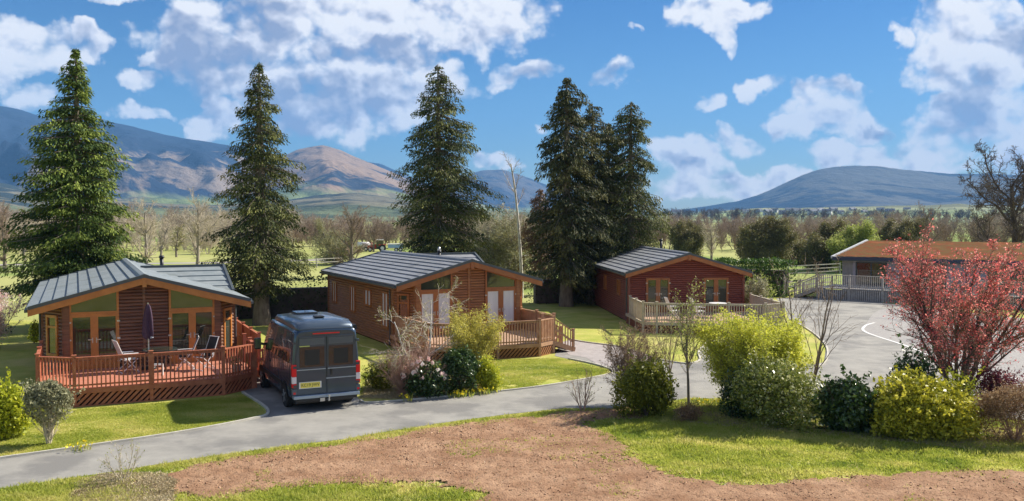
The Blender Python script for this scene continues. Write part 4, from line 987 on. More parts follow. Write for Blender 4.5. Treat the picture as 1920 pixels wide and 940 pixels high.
deck('pale railed deck with dark skirting in front of the dark red lodge', O3, 5,
     [(-.15, -.06), (-.2, -4.2), (.4, -4.55), (5.45, -5.75), (6.6, -5.1), (6.75, -.06)],
     [((-.15, -1.0), (-.2, -4.2)), ((-.2, -4.2), (.4, -4.55)), ((.4, -4.55), (5.45, -5.75)), ((5.45, -5.75), (6.6, -5.1))],
     [((6.75, -.1), (6.62, -5.0))], [((-.15, -.1), (-.2, -4.2)), ((-.2, -4.2), (.4, -4.55)), ((.4, -4.55), (5.45, -5.75)), ((5.45, -5.75), (6.6, -5.1))],
     MT['pale_wood'], MT['brown_floor'], MT['dark_skirt'], group='timber decks')
# curtains behind the third lodge's doors
# ------------------------------------------------------------------ grass roofed building
B0 = Vector((24.1, 66.0)); TH = -38
def longhouse():
    r = empty('low_building', (B0.x, B0.y, 0), R(TH), 'long low building with rust coloured planted roof and grey decking', 'building')
    b = MB(); b.prism([(0, 0, 0), (0, 0, 2.75), (0, 6.8, 3.65), (0, 6.8, 0)], (30, 0, 0)); b.build('wall', MT['render'], r)
    c = MB()
    for i in range(12): c.box(.0+i*.062, .055+i*.062, -.03, 0, .8, 2.7)
    for i in range(26): c.box(-.03, 0, .02+i*.26, .24+i*.26, .1, 2.7+.13*i*.26)
    c.build('larch_cladding', MT['larch'], r)
    s = MB(); s.prism([(-.55, -.7, 2.78), (-.55, 7.4, 3.82), (-.55, 7.4, 3.62), (-.55, -.7, 2.58)], (31, 0, 0)); s.build('roof', MT['trim'], r)
    s = MB(); g = np.random.default_rng(4)
    xs = np.linspace(-.35, 30, 150); ys = np.linspace(-.5, 7.3, 40); X, Y = np.meshgrid(xs, ys); Z = 2.8+(Y+.7)*.1284+.02+.05*fbm(X*1.5, Y*1.5, 5)+.03*g.random(X.shape)
    idx = np.arange(X.size).reshape(X.shape); q = np.stack([idx[:-1, :-1], idx[:-1, 1:], idx[1:, 1:], idx[1:, :-1]], -1).reshape(-1, 4)
    np_mesh('planted_roof', np.c_[X.ravel(), Y.ravel(), Z.ravel()], q, MT['sedum'], r)
    t = MB(); t.prism([(-.62, -.75, 2.74), (-.62, -.75, 2.9), (-.62, 7.45, 3.94), (-.62, 7.45, 3.78)], (.2, 0, 0)); t.build('verge_flashing', mat('pale_metal', (.5, .5, .5), .5), r)
    t = MB(); t.box(-.5, 30, -.76, -.66, 2.66, 2.86); t.build('eaves_fascia', mat('navy_fascia', (.03, .04, .08), .4), r)
    for x0, x1 in ((.95, 3.1), (5.2, 7.0), (9.5, 12), (15, 18)):
        fr = window(r, (0, 0), (1, 0), (0, -1), x0, x1, .85, 2.5, MT['trim'], MT['glass'], 'sliding_door' if x0 < 2 else 'window', .07, mull=((x0+x1)/2,))
    d = empty('raised_deck', (B0.x, B0.y, 0), R(TH), 'weathered grey raised deck along the front of the grass roofed building', 'deck')
    fl = MB(); fl.box(-.6, 28, -3.6, -.04, .74, .82); fl.build('deck_floor', MT['grey_wood'], d)
    sk = MB(); i = 0
    x = -.6
    while x < 22: sk.box(x, x+.1, -3.64, -3.61, .0, .72); x += .14
    sk.build('skirt', MT['grey_wood'], d)
    bk = MB(); bk.box(-.6, 28, -3.58, -3.5, 0, .7); bk.build('skirt_backing', mat('dark_void', (.06, .055, .05), .9), d)
    rl = MB(); rl.box(-.6, 28, -3.62, -3.52, 1.68, 1.72); rl.box(-.6, 28, -3.59, -3.55, .9, .95); rl.build('handrail', MT['grey_wood'], d)
    ba = MB(); x = -.55
    while x < 22: ba.box(x, x+.035, -3.59, -3.555, .82, 1.68); x += .13
    ba.build('balusters', MT['grey_wood'], d)
    for x in np.arange(-.55, 22, 2.2):
        p = MB(); p.box(x-.05, x+.05, -3.66, -3.56, 0, 1.76); p.build('post', MT['grey_wood'], d)
    # stairs at the left end, descending to the left
    st = MB(); n = 5
    for i in range(n):
        z = .8-(i+1)*.8/(n+1); xx = -.6-.3*i; st.box(xx-.32, xx, -3.5, -2.0, z-.05, z); st.box(xx-.02, xx, -3.5, -2.0, z, z+.1)
    for y in (-3.55, -1.95): st.beam((-.6, y, .68), (-2.2, y, .05), .05, .22)
    st.build('steps', MT['grey_wood'], d)
    for y in (-3.55, -1.95):
        s = MB(); s.beam((-.55, y, 1.7), (-2.2, y, .95), .08, .05); s.box(-2.24, -2.14, y-.05, y+.05, 0, 1.0)
        for i in range(1, 12):
            f = i/12; xx = -.6-1.6*f; s.box(xx-.018, xx+.018, y-.018, y+.018, .72*(1-f)+.05, 1.68*(1-f)+.93*f)
        s.beam((-.6, y, .9), (-2.2, y, .25), .04, .04); s.build('stair_rail', MT['grey_wood'], d)
    pl = bush('planter_shrub', 'small leafy plant by the sliding doors on the grey deck', 'plant', (B0.x+2.6, B0.y-4.6, .82), .35, .35, .7, 500, .1, MT['hedge_light'], 61)
longhouse()
# ------------------------------------------------------------------ campervan
def van():
    rt = empty('camper_van', (-6.4, 26.2, 0), R(26.5), 'dark blue high roofed camper van parked on the drive between lodges', 'van')
    Hw = 1.02; CX = Hw
    def prof(w, wt, zb, zt, mid=1.35):
        h = [(0, zb), (w-.12, zb), (w-.02, zb+.08), (w, zb+.3), (w, min(mid, zt-.3)), (w-.02, min(mid+.3, zt-.24)), ((w+wt)/2, zt-.22*1.0), (wt+.05, zt-.1), (wt-.02, zt-.03), (wt-.16, zt), (0, zt+.02)]
        r = [(CX+x, z) for x, z in h]; l = [(CX-x, z) for x, z in reversed(h[1:-1])]
        return r+l
    st = [(0.0, .96, .82, .42, 2.36), (.05, 1.0, .86, .36, 2.42), (.3, Hw, .88, .34, 2.45), (3.3, Hw, .88, .34, 2.45), (3.62, Hw, .85, .34, 2.4), (3.8, 1.02, .83, .34, 2.3), (4.45, 1.0, .8, .34, 1.45), (4.6, .99, .82, .34, 1.28), (5.1, .95, .8, .34, 1.1), (5.3, .86, .72, .36, .92), (5.38, .78, .66, .42, .75)]
    b = MB(); rings = []
    for y, w, wt, zb, zt in st:
        p = prof(w, wt, zb, zt, 1.35 if zt > 2 else zb+.5)
        n = len(p); s = len(b.v); b.v += [(x, y, z) for x, z in p]; rings.append(s)
    for i in range(len(rings)-1):
        a, c = rings[i], rings[i+1]
        for k in range(n): b.f.append((a+k, a+(k+1) % n, c+(k+1) % n, c+k))
    b.f.append(tuple(range(rings[0], rings[0]+n))); b.f.append(tuple(reversed(range(rings[-1], rings[-1]+n))))
    body = b.build('body', MT['paint'], rt, True, bevel=.02)
    body.data.polygons.foreach_set('use_smooth', [abs(p.normal.y) < .95 for p in body.data.polygons])
    # lifted roof cap
    b = MB(); sec = [(.03, .80, 2.40, 2.45), (.15, .86, 2.40, 2.56), (.5, .88, 2.41, 2.63), (2.9, .86, 2.41, 2.62), (3.4, .8, 2.38, 2.52), (3.65, .74, 2.34, 2.42)]; rings = []
    for y, w, z0, z1 in sec:
        p = [(CX-w, z0), (CX-w*.985, (z0+z1)/2), (CX-w*.93, z1-.015), (CX-w*.5, z1+.012), (CX+w*.5, z1+.012), (CX+w*.93, z1-.015), (CX+w*.985, (z0+z1)/2), (CX+w, z0)]
        rings.append(len(b.v)); b.v += [(x, y, z) for x, z in p]
    m = 8
    for i in range(len(rings)-1):
        for k in range(m): b.f.append((rings[i]+k, rings[i]+(k+1) % m, rings[i+1]+(k+1) % m, rings[i+1]+k))
    b.f.append(tuple(range(rings[0], rings[0]+m))); b.f.append(tuple(range(rings[-1], rings[-1]+m)))
    b.build('raised_roof', MT['paint_roof'], rt, True)
    k = MB(); k.box(CX-.35, CX+.35, 2.3, 2.95, 2.63, 2.69); k.build('roof_hatch', MT['van_glass'], rt, bevel=.02)
    k = MB(); k.box(CX-.1, CX+.2, .9, 1.2, 2.65, 2.70); k.build('roof_vent', MT['black'], rt, bevel=.02)
    k = MB(); k.tube((CX+.98, .35, 2.38), (CX+.98, 3.2, 2.38), .07, n=10); k.build('awning', MT['black'], rt)
    # rear doors
    yb = -.012
    for sg in (-1, 1):
        x0, x1 = (CX-.9, CX-.012) if sg < 0 else (CX+.012, CX+.9)
        d = MB()
        xi0 = x0 if sg > 0 else x0; 
        pts = [(x0, .52), (x1, .52), (x1, 2.22), (x0+(.1 if sg < 0 else 0), 2.22), (x0, 1.6)] if sg < 0 else [(x0, .52), (x1, .52), (x1, 1.6), (x1-.1, 2.22), (x0, 2.22)]
        d.prism([(x, yb, z) for x, z in pts], (0, -.022, 0)); do = d.build('rear_door', MT['paint'], rt, bevel=.008)
        g = MB(); gx0, gx1 = (x0+.1, x1-.05) if sg < 0 else (x0+.05, x1-.1)
        g.box(gx0, gx1, yb-.032, yb-.02, 1.32, 1.92); g.build('window_panel', MT['van_glass'], do, bevel=.008)
        g = MB(); g.box(gx0+.15, gx1-.15, yb-.038, yb-.033, 1.38, 1.83); g.build('window', MT['black'], do)
        g = MB(); g.box(gx0, gx1, yb-.03, yb-.022, 1.97, 2.16); g.build('upper_panel', MT['paint_roof'], do)
        t = MB(); t.box(x0+.02, x1-.02, yb-.04, yb-.022, 1.235, 1.262)
        t.build('waist_strip', MT['van_trim'], do)
        if sg > 0: t = MB(); t.box(x0-.03, x1-.02, yb-.04, yb-.022, .945, .975); t.build('lower_strip', MT['van_trim'], do)
        for z in (.75, 1.3, 2.0):
            h = MB(); xx = x0-.04 if sg < 0 else x1+.04; h.box(xx-.05, xx+.05, yb-.045, yb-.0, z, z+.07); h.build('hinge', MT['paint'], do)
        if sg > 0: h = MB(); h.box(x0+.09, x0+.15, yb-.06, yb-.022, 1.06, 1.22); h.build('handle', MT['black'], do)
        if sg < 0: h = MB(); h.box(gx0, gx0+.3, yb-.036, yb-.031, 1.925, 1.955); h.build('sticker', mat('yellow_sticker', (.5, .55, .15), .5), do)
    # plate
    p = MB(); p.box(CX-.78, CX-.2, yb-.035, yb-.023, .72, .87); pl = p.build('number_plate', MT['plate'], rt)
    p = MB(); p.box(CX-.82, CX-.16, yb-.028, yb-.0225, .70, .89); p.build('plate_holder', MT['white'], pl)
    cu = bpy.data.curves.new('plate_text', 'FONT'); cu.body = 'KC19 JWV'; cu.size = .125; cu.extrude = .001; cu.align_x = 'CENTER'; cu.align_y = 'CENTER'
    to = bpy.data.objects.new('plate_text', cu); C.objects.link(to); cu.materials.append(MT['black']); to.parent = pl
    bpy.context.view_layer.update()
    me = bpy.data.meshes.new_from_object(to.evaluated_get(bpy.context.evaluated_depsgraph_get()))
    bpy.data.objects.remove(to); to = bpy.data.objects.new('plate_text', me); C.objects.link(to); to.parent = pl
    if not me.materials: me.materials.append(MT['black'])
    to.location = (CX-.49, yb-.037, .795); to.rotation_euler = (R(90), 0, 0); to.scale = (.95, 1, 1)
    # bumper, lights
    p = MB(); p.box(.03, 2*CX-.03, -.09, .12, .40, .50); p.build('rear_bumper', MT['van_trim'], rt, bevel=.02)
    p = MB(); p.box(.1, 2*CX-.1, -.05, .1, .3, .4); p.build('under_bumper', MT['black'], rt, bevel=.02)
    for sg in (-1, 1):
        x = CX+sg*.955; L_ = empty('tail_light', (0, 0, 0)); L_.parent = rt
        for (z0, z1, mm, nm) in ((1.06, 1.42, 'red_lens', 'red_lens'), (.86, 1.06, 'white_lens', 'white_lens'), (.74, .86, 'red_lens', 'red_lens'), (.52, .70, 'paint_roof', 'lower_cover')):
            q = MB(); q.box(x-.065, x+.065, -.045, .1, z0, z1-.003); q.build(nm, MT[mm], L_, bevel=.012)
        q = MB(); q.box(x-.035, x+.035, -.052, -.046, .55, .61); q.build('reflector', MT['red_lens'], L_)
    p = MB(); p.box(CX-.4, CX+.4, -.03, .02, 2.275, 2.305); p.build('brake_light', MT['red_lens'], rt)
    p = MB(); p.tube((CX+.02, -.02, .34), (CX+.02, -.22, .34), .03); p.tube((CX+.02, -.22, .34), (CX+.02, -.22, .46), .022); p.tube((CX+.02, -.22, .45), (CX+.02, -.22, .5), .035); p.box(CX-.22, CX-.08, -.12, -.1, .3, .4); p.build('tow_bar', MT['steel'], rt)
    # side glass bands (left x=0 side, right side)
    for sg in (-1, 1):
        xo = CX+sg*(Hw+.0)
        def sp(y0, y1, z0, z1, nm, mm, off=.012, lean=.085):
            q = MB(); a = xo+sg*off
            lo_ = a; hi_ = a-sg*lean
            q.prism([(lo_, y0, z0), (lo_, y1, z0), (hi_, y1, z1), (hi_, y0, z1)], (-sg*.02, 0, 0)); return q.build(nm, MT[mm], rt)
        sp(.35, 1.75, 1.42, 2.1, 'side_window', 'van_glass'); sp(1.85, 3.05, 1.42, 2.1, 'side_window', 'van_glass')
        q = MB(); a = xo+sg*.012; q.prism([(a, 3.2, 1.38), (a, 4.15, 1.38), (a-sg*.08, 3.75, 2.02), (a-sg*.09, 3.2, 2.08)], (-sg*.02, 0, 0)); q.build('cab_window', MT['van_glass'], rt)
        # door seams and rubbing strip
        q = MB()
        for y in (.28, 1.8, 3.12, 4.25): q.box(xo+sg*.0-.006, xo+sg*.0+.006, y, y+.012, .5, 1.36)
        q.build('door_seam', MT['black'], rt)
        q = MB(); q.box(min(xo, xo+sg*.025), max(xo, xo+sg*.025), 1.35, 4.1, .62, .76); q.build('side_moulding', MT['black'], rt, bevel=.008)
        q = MB(); q.beam((xo-sg*.1, .2, 2.3), (xo-sg*.1, 3.4, 2.3), .03, .03); q.build('roof_gutter', MT['van_trim'], rt)
        q = MB(); q.box(xo-.02, xo+.02+0, 2.95, 3.1, 1.1, 1.16) ; q.build('door_handle', MT['black'], rt)
        # wheels
        for y in (1.0, 4.45):
            wl = empty('wheel', (xo-sg*.11, y, .345)); wl.parent = rt
            q = MB(); q.tube((-.11, 0, 0), (.11, 0, 0), .345, n=28); q.build('tyre', MT['rubber'], wl, bevel=.03)
            q = MB(); q.tube((sg*.085, 0, 0), (sg*.118, 0, 0), .2, n=20)
            q.build('rim', MT['black'], wl)
            q = MB()
            for a in range(5):
                t = 2*math.pi*a/5; q.beam((sg*.122, math.cos(t)*.04, math.sin(t)*.04), (sg*.122, math.cos(t)*.2, math.sin(t)*.2), .05, .02, up=(1, 0, 0))
            q.build('spokes', MT['steel'], wl)
            q = MB(); vs = []; nn = 18
            for rr, xx in ((.43, .004), (.37, .004)):
                for a in range(nn+1):
                    t = math.pi*a/nn-.0; vs.append((xo+sg*xx, y+rr*math.cos(t), .36+rr*math.sin(t)))
            q.add(vs, [(i, i+1, nn+2+i, nn+1+i) for i in range(nn)]); q.add([(v[0]+sg*.02, v[1], v[2]) for v in vs], [(i, i+1, nn+2+i, nn+1+i) for i in range(nn)])
            q.add([(xo+sg*.003, y+.37*math.cos(math.pi*a/nn), .36+.37*math.sin(math.pi*a/nn)) for a in range(nn+1)], [tuple(range(nn+1))])
            q.build('wheel_arch', MT['black'], rt)
        # mirror
        mr = MB(); mr.box(min(xo+sg*.08, xo+sg*.3), max(xo+sg*.08, xo+sg*.3), 4.0, 4.14, 1.36, 1.74); mo = mr.build('wing_mirror', MT['black'], rt, bevel=.04)
        mg = MB(); mg.box(min(xo+sg*.1, xo+sg*.28), max(xo+sg*.1, xo+sg*.28), 3.992, 3.998, 1.41, 1.7); mg.build('mirror_glass', mat('mirror_glass', (.12, .16, .17), .08, metal=.7), mo)
        ma = MB(); ma.beam((xo-sg*.05, 4.1, 1.5), (xo+sg*.1, 4.07, 1.55), .05, .08); ma.build('mirror_arm', MT['black'], mo)
    q = MB(); q.prism([(CX-.8, 3.83, 2.24), (CX+.8, 3.83, 2.24), (CX+.84, 4.44, 1.5), (CX-.84, 4.44, 1.5)], (0, .012, .012)); q.build('windscreen', MT['van_glass'], rt)
    q = MB(); q.box(.15, 2*CX-.15, .2, 5.1, .22, .36); q.build('underbody', MT['black'], rt)
van()
# ------------------------------------------------------------------ garden furniture
def cab(o, th, x, y, z=0):
    c, s = math.cos(R(th)), math.sin(R(th)); return (o[0]+x*c-y*s, o[1]+x*s+y*c, z)
def chair(label, loc, rz, cloth, frame, group, tall=1.08):
    e = empty('garden_chair', loc, rz, label, 'chair', group)
    b = MB()
    for s in (-1, 1):
        b.tube((s*.25, -.28, 0), (s*.25, .2, .62), .014); b.tube((s*.25, .28, 0), (s*.25, -.24, .45), .014); b.tube((s*.25, -.26, .63), (s*.25, .22, .64), .018)
        b.tube((s*.24, .15, .42), (s*.22, .42, tall), .014)
    for y, z in ((-.25, .02), (.26, .02), (-.24, .44), (.42, tall)): b.tube((-.25, y, z), (.25, y, z), .013)
    b.build('frame', frame, e)
    s = MB(); s.beam((0, -.24, .44), (0, .17, .41), .44, .02); s.build('seat', cloth, e)
    s = MB(); s.beam((0, .16, .43), (0, .41, tall-.02), .42, .018, up=(0, -1, .3)); s.build('backrest', cloth, e)
    return e
O1 = (-15.8, 30.4)
chair('grey backed folding chair left of the glass table on the red deck', cab(O1, 25.7, 2.55, -1.7, .57), R(25.7+105), MT['textile'], MT['white'], 'folding chairs on the red deck')
chair('folding chair right of the glass table on the red deck, dark cloth', cab(O1, 25.7, 4.35, -1.9, .57), R(25.7-95), MT['black'], MT['white'], 'folding chairs on the red deck')
chair('folding chair nearest the right railing post of the red deck', cab(O1, 25.7, 4.9, -2.3, .57), R(25.7-60), MT['black'], MT['white'], 'folding chairs on the red deck')
e = empty('low_stool', cab(O1, 25.7, 3.35, -2.75, .57), R(20), 'small white framed footstool on the red deck beneath the table', 'stool')
b = MB()
for s in (-1, 1):
    b.tube((s*.2, -.15, 0), (s*.2, -.12, .34), .018); b.tube((s*.2, .15, 0), (s*.2, .12, .34), .018); b.tube((s*.2, -.15, .02), (s*.2, .15, .02), .018)
b.tube((-.2, -.12, .34), (.2, -.12, .34), .018); b.tube((-.2, .12, .34), (.2, .12, .34), .018); b.build('frame', MT['white'], e)
b = MB(); b.box(-.2, .2, -.12, .12, .33, .35); b.build('seat', MT['black'], e)
def table(label, loc, r, top, group=None):
    e = empty('garden_table', loc, 0, label, 'table'); b = MB(); b.tube((0, 0, .70), (0, 0, .72), r, n=28); b.build('table_top', top, e)
    for a in range(4):
        t = R(45+90*a); b = MB(); b.tube((math.cos(t)*r*.7, math.sin(t)*r*.7, 0), (math.cos(t)*r*.55, math.sin(t)*r*.55, .7), .018); b.build('leg', MT['black'], e)
    b = MB(); b.tube((0, 0, .68), (0, 0, .7), r+.02, n=28); b.build('rim', MT['black'], e)
table('round dark glass table under the closed parasol on the red deck', cab(O1, 25.7, 3.55, -1.75, .57), .55, MT['glass'])
e = empty('closed_parasol', cab(O1, 25.7, 3.22, -1.35, .57), 0, 'closed dark purple parasol standing in front of the first lodge', 'parasol')
b = MB(); b.tube((0, 0, 0), (0, 0, 2.25), .02); b.build('pole', MT['steel'], e)
b = MB(); g = np.random.default_rng(3); ring = []; ns = 20
prf = [(2.2, .03), (2.12, .09), (1.95, .13), (1.7, .17), (1.45, .19), (1.2, .2), (1.08, .16), (1.02, .08)]
for z, r_ in prf:
    ring.append(len(b.v))
    for i in range(ns):
        t = 2*math.pi*i/ns; rr = r_*.82*(1+.28*math.cos(5*t+z*1.2)); b.v.append((rr*math.cos(t), rr*math.sin(t)*.8, z+.03*math.sin(3*t)*(z < 1.3)))
for i in range(len(prf)-1):
    for k in range(ns): b.f.append((ring[i]+k, ring[i]+(k+1) % ns, ring[i+1]+(k+1) % ns, ring[i+1]+k))
b.f.append(tuple(range(ns))); b.build('canopy', MT['parasol'], e, True)
b = MB(); b.tube((.13, -.02, 1.05), (.05, -.02, 1.28), .055, .03); b.build('tie_tassel', MT['textile'], e)
b = MB(); b.tube((0, 0, 0), (0, 0, .09), .26, .22, n=20); b.build('base', MT['black'], e, True)
for i, (x, y) in enumerate(((1.55, -3.4), (2.75, -3.7))):
    e = chair(['left pale deck chair leaning on the railing of the dark red lodge', 'right pale deck chair leaning on the railing of the dark red lodge'][i], cab(O3, 5, x, y, .57), R(100), MT['white'], MT['white'], 'deck chairs of the dark red lodge', 1.1)
table('small white table on the deck of the dark red lodge', cab(O3, 5, 4.1, -2.6, .57), .45, MT['white'])
# planter on the red deck's corner, flower pots by the doors
e = empty('flower_pot', cab(O1, 25.7, 5.75, -3.55, .57), 0, 'small pale potted plant at the chamfered corner of the red deck', 'plant pot')
b = MB(); b.tube((0, 0, 0), (0, 0, .28), .1, .14, n=14); b.build('pot', MT['kerb'], e, True)
g = np.random.default_rng(5); leaves('plant', g.normal(size=(160, 3))*[.09, .09, .09]+[0, 0, .4], .07, MT['hedge_light'], e, g)
# ------------------------------------------------------------------ tractor, tank and trailer on the far field track
def wheelset(e, pts, r, w):
    for (x, y) in pts:
        q = MB(); q.tube((x, y-w/2, r), (x, y+w/2, r), r, n=18); wo = q.build('wheel', MT['rubber'], e); q = MB(); q.tube((x, y-w/2-.01, r), (x, y+w/2+.01, r), r*.5, n=12); q.build('hub', MT['white'], wo)
D_ = 151
e = empty('red_tractor', (XA(709, D_), D_, 0), R(8), 'red tractor with white cab roof driving along the far track', 'tractor'); KS = 1.0
e.scale = (.76,)*3
b = MB(); b.prism([(-2.3, -.45, .7), (-2.3, -.45, 1.35), (-.4, -.45, 1.65), (-.4, -.45, .7)], (0, .9, 0)); b.build('bonnet', MT['tr_red'], e, bevel=.05)
b = MB(); b.prism([(-.5, -.7, 1.0), (-.3, -.7, 2.5), (1.0, -.7, 2.5), (1.2, -.7, 1.0)], (0, 1.4, 0)); b.build('cab', MT['glass'], e, bevel=.03)
b = MB(); b.box(-.45, 1.15, -.8, .8, 2.5, 2.68); b.build('cab_roof', MT['white'], e, bevel=.04)
b = MB(); b.box(.1, 1.7, -1.05, -.6, 1.45, 1.6); b.box(.1, 1.7, .6, 1.05, 1.45, 1.6); b.build('mudguard', MT['tr_red'], e)
b = MB(); b.box(-2.2, 1.3, -.35, .35, .55, 1.0); b.build('chassis', MT['black'], e)
wheelset(e, ((.9, -.85), (.9, .85)), .8, .45); wheelset(e, ((-1.75, -.75), (-1.75, .75)), .52, .35)
e = empty('farm_trailer', (XA(742, D_), D_, 0), R(6), 'blue and white farm trailer standing behind the red tractor', 'trailer')
e.scale = (.85,)*3
b = MB(); b.box(-1.5, 1.4, -.9, .9, .75, 1.55); b.build('body', MT['blue_white'], e, bevel=.04)
b = MB(); b.box(-1.52, 1.42, -.92, .92, 1.4, 1.58); b.build('top_rail', MT['white'], e)
b = MB(); b.box(-2.2, -1.5, -.06, .06, .6, .72); b.build('drawbar', MT['black'], e)
wheelset(e, ((.1, -.85), (.95, -.85), (.1, .85), (.95, .85)), .4, .3)
e = empty('slurry_tanker', (XA(683, D_+2), D_+2, 0), R(4), 'white tanker with red ends on the far track left of the tractor', 'tanker')
e.scale = (.76,)*3
b = MB(); b.tube((-1.6, 0, 1.35), (1.5, 0, 1.35), .72, n=20); b.build('tank', MT['white'], e, True)
b = MB(); b.tube((1.5, 0, 1.35), (1.75, 0, 1.35), .74, .5, n=20); b.build('end_cap', MT['tr_red'], e, True)
wheelset(e, ((-.6, -.8), (.4, -.8)), .5, .35)
# field fences
def fence(label, pts, h=1.15, m=MT['grey_wood'], rails=(.35, .7, 1.05), sp=2.2):
    P = [Vector((p[0], p[1], 0)) for p in pts]; e = empty('field_fence', P[0], 0, label, 'fence', 'field fences'); o = P[0]; r = MB(); posts = []
    for i in range(len(P)-1):
        a, b_ = P[i]-o, P[i+1]-o; L = (b_-a).length; n = max(1, int(L/sp))
        for k in range(n+1): posts.append(a+(b_-a)*k/n)
        for z in rails: r.beam(a+Vector((0, 0, z)), b_+Vector((0, 0, z)), .04, .09)
    r.build('rails', m, e)
    p0 = None
    for q in posts[:90]:
        k = MB(); k.box(-.05, .05, -.05, .05, 0, h)
        if p0 is None: p0 = k.build('post', m, e)
        c = p0 if q is posts[0] else p0.copy()
        if c is not p0: C.objects.link(c); c.parent = e
        c.location = q
fence('wooden rail fence between the clipped hedge and the grass roofed building', gp([(1476, 556), (1500, 553), (1530, 549), (1560, 545)]))
fence('rail fence across the paddock behind the right hand hedge', gp([(1478, 520), (1530, 517), (1575, 514)]))
fence('post and wire fence along the far field left of the tractor', gp([(440, 510), (640, 500)]), 1.1, MT['grey_wood'], (.6, 1.0), 3.2)
fence('pale fence at the left edge beyond the hedge', gp([(-150, 524), (60, 519)]), 1.1, MT['pale_wood'], (.5, 1.0), 3)
# village
g = np.random.default_rng(12); vi = 0
hm = mat('far_house_wall', (.7, .68, .65), .9); hr_ = mat('far_house_roof', (.16, .17, .2), .8)
VH = [(1268, 404), (1330, 402), (1398, 399), (1424, 397), (1440, 402), (1452, 398), (1466, 401), (1478, 396), (1493, 400), (1512, 397), (1524, 402), (1537, 399), (1550, 402), (1562, 396), (1575, 401), (1598, 396), (1620, 400), (1650, 397), (1668, 401), (1700, 396)]
def vz(px, D):
    H = max(ZA(np.interp(px, [c[0] for c in VC], [c[1] for c in VC]), 2200), 0); return H*((D-1000)/1200)**1.1
proto = None
for i, (px, py) in enumerate(VH):
    D = 1400+(404-py)*55; z = max(0, ZA(py+1.5, D))
    if proto is None:
        proto = empty('far_house', (0, 0, 0), 0); b = MB(); b.box(-6, 6, -4, 4, -3, 5); b.build('wall', hm, proto); b = MB(); b.prism([(-6.3, -4.5, 4.9), (-6.3, 4.5, 4.9), (-6.3, 0, 8.2)], (12.6, 0, 0)); b.build('roof', hr_, proto); hs = proto
    else: hs = copy_tree(proto)
    tag(hs, 'tiny pale house among the trees of the hillside village on the right', 'house', 'houses of the distant village'); hs.location = (XA(px, D), D, z); hs.rotation_euler = (0, 0, g.uniform(-.6, .6)); hs.scale = (g.uniform(.8, 1.3),)*3
# ------------------------------------------------------------------ shrubs near the lodges and along the road
def at(px, py): p = G(px, py); return (p.x, p.y, 0)
def m_at(py): return F/(G(960, py).y)       # pixels per metre at that ground row
def B(label, px, py, wpx, top, m, lsize=.09, n=6000, seed=1, name='shrub', cat='shrub', depth=.8, **k):
    D = G(960, py).y; s = F/D; h = ZA(top, D); r = wpx/2/s
    # base row is the front of the bush: push the centre back by its depth radius
    D2 = D+r*depth; h = ZA(top, D2); s = F/D2; r = wpx/2/s
    return bush(name, label, cat, (XA(px, D2), D2, 0), r, r*depth, h, int(n*1.15), lsize, m, seed, **k)
B('golden green shrub at the left edge of the photo beside the road', 2, 832, 100, 712, MT['goldleaf'], .1, 5500, 401, lump=.4)
B('grey green leggy shrub with bare stems in front of the first lodge', 84, 842, 88, 716, MT['greyleaf'], .07, 5200, 402, z0=.55, twigs=MT['twig_pale'], lump=.2)
B('small bright green bush at the left rear corner of the first lodge', 60, 645, 24, 590, MT['goldleaf'], .12, 500, 403)
B('sprawling olive shrub just right of the van', 712, 735, 72, 662, MT['olive'], .08, 3000, 404, twigs=MT['twig_pale'], lump=.5, inner=.3)
B('camellia with pale pink blooms between the twiggy shrub and dark ball', 793, 752, 84, 672, MT['laurel'], .09, 3600, 405, flowers=MT['flower'], nf=34, lump=.4)
B('dense dark green ball shaped shrub at the road edge', 860, 745, 72, 656, MT['laurel'], .09, 6500, 406, lump=.18)
B('round yellow green variegated shrub touching the dark ball shrub', 908, 738, 54, 661, MT['goldleaf'], .08, 4200, 407, lump=.25)
B('mossy dark olive bush at the tip of the tilled soil', 1213, 790, 108, 660, MT['olive'], .09, 14000, 408, lump=.22, aspect=.45, inner=.5)
B('glossy holly with many cream flecked leaves right of the young tree', 1462, 812, 165, 668, MT['holly'], .085, 15000, 409, lump=.4)
B('dark green evergreen on the left flank of the holly', 1395, 790, 90, 690, MT['laurel'], .08, 4500, 410, lump=.45, inner=.3)
B('dark laurel bush between the holly and the big variegated bush', 1595, 822, 108, 696, MT['laurel'], .12, 8000, 411, lump=.4)
B('tall pointed dark shrub behind the big variegated bush', 1715, 790, 96, 642, MT['laurel'], .1, 5200, 412, lump=.6, inner=.3)
B('big yellow and green variegated bush, largest in the right hand row', 1732, 838, 178, 690, MT['varieg'], .1, 19000, 413, lump=.25, box=.2, ragged=.05)
B('leafy yellow green climber around the foot of the red leaved tree', 1812, 805, 74, 668, MT['goldleaf'], .07, 2600, 414, lump=.5, inner=.2)
B('purple leaved barberry bush behind the brown clipped hedge bush', 1872, 780, 84, 678, MT['purpleleaf'], .06, 6500, 415, lump=.4)
B('brown clipped bush at the right edge of the photo', 1912, 842, 140, 728, MT['brownleaf'], .055, 14000, 416, lump=.15, twigs=MT['twig_pink'], aspect=.4, box=.2)
B('small clump of dead brown twigs at the young tree foot', 1293, 795, 54, 752, MT['brownleaf'], .07, 1600, 417, twigs=MT['twig_pink'], aspect=.3)
B('yellow grassy shrub beside the right end of the dark red lodge', 1426, 582, 60, 505, MT['budleaf'], .16, 1600, 418, lump=.5, inner=.2, droop=.6, aspect=.2)
PS = TP(3, (6, 4, 3, 2), wig=(.06, .12, .16, .2), up=(.03, .04, .03, .0), start=(.15, .1, .1, 0), kids=(2.2, 2, 1.6, 0), ang=(28, 32, 35, 35), ln=(.5, .5, .5, .5), rmin=.004)
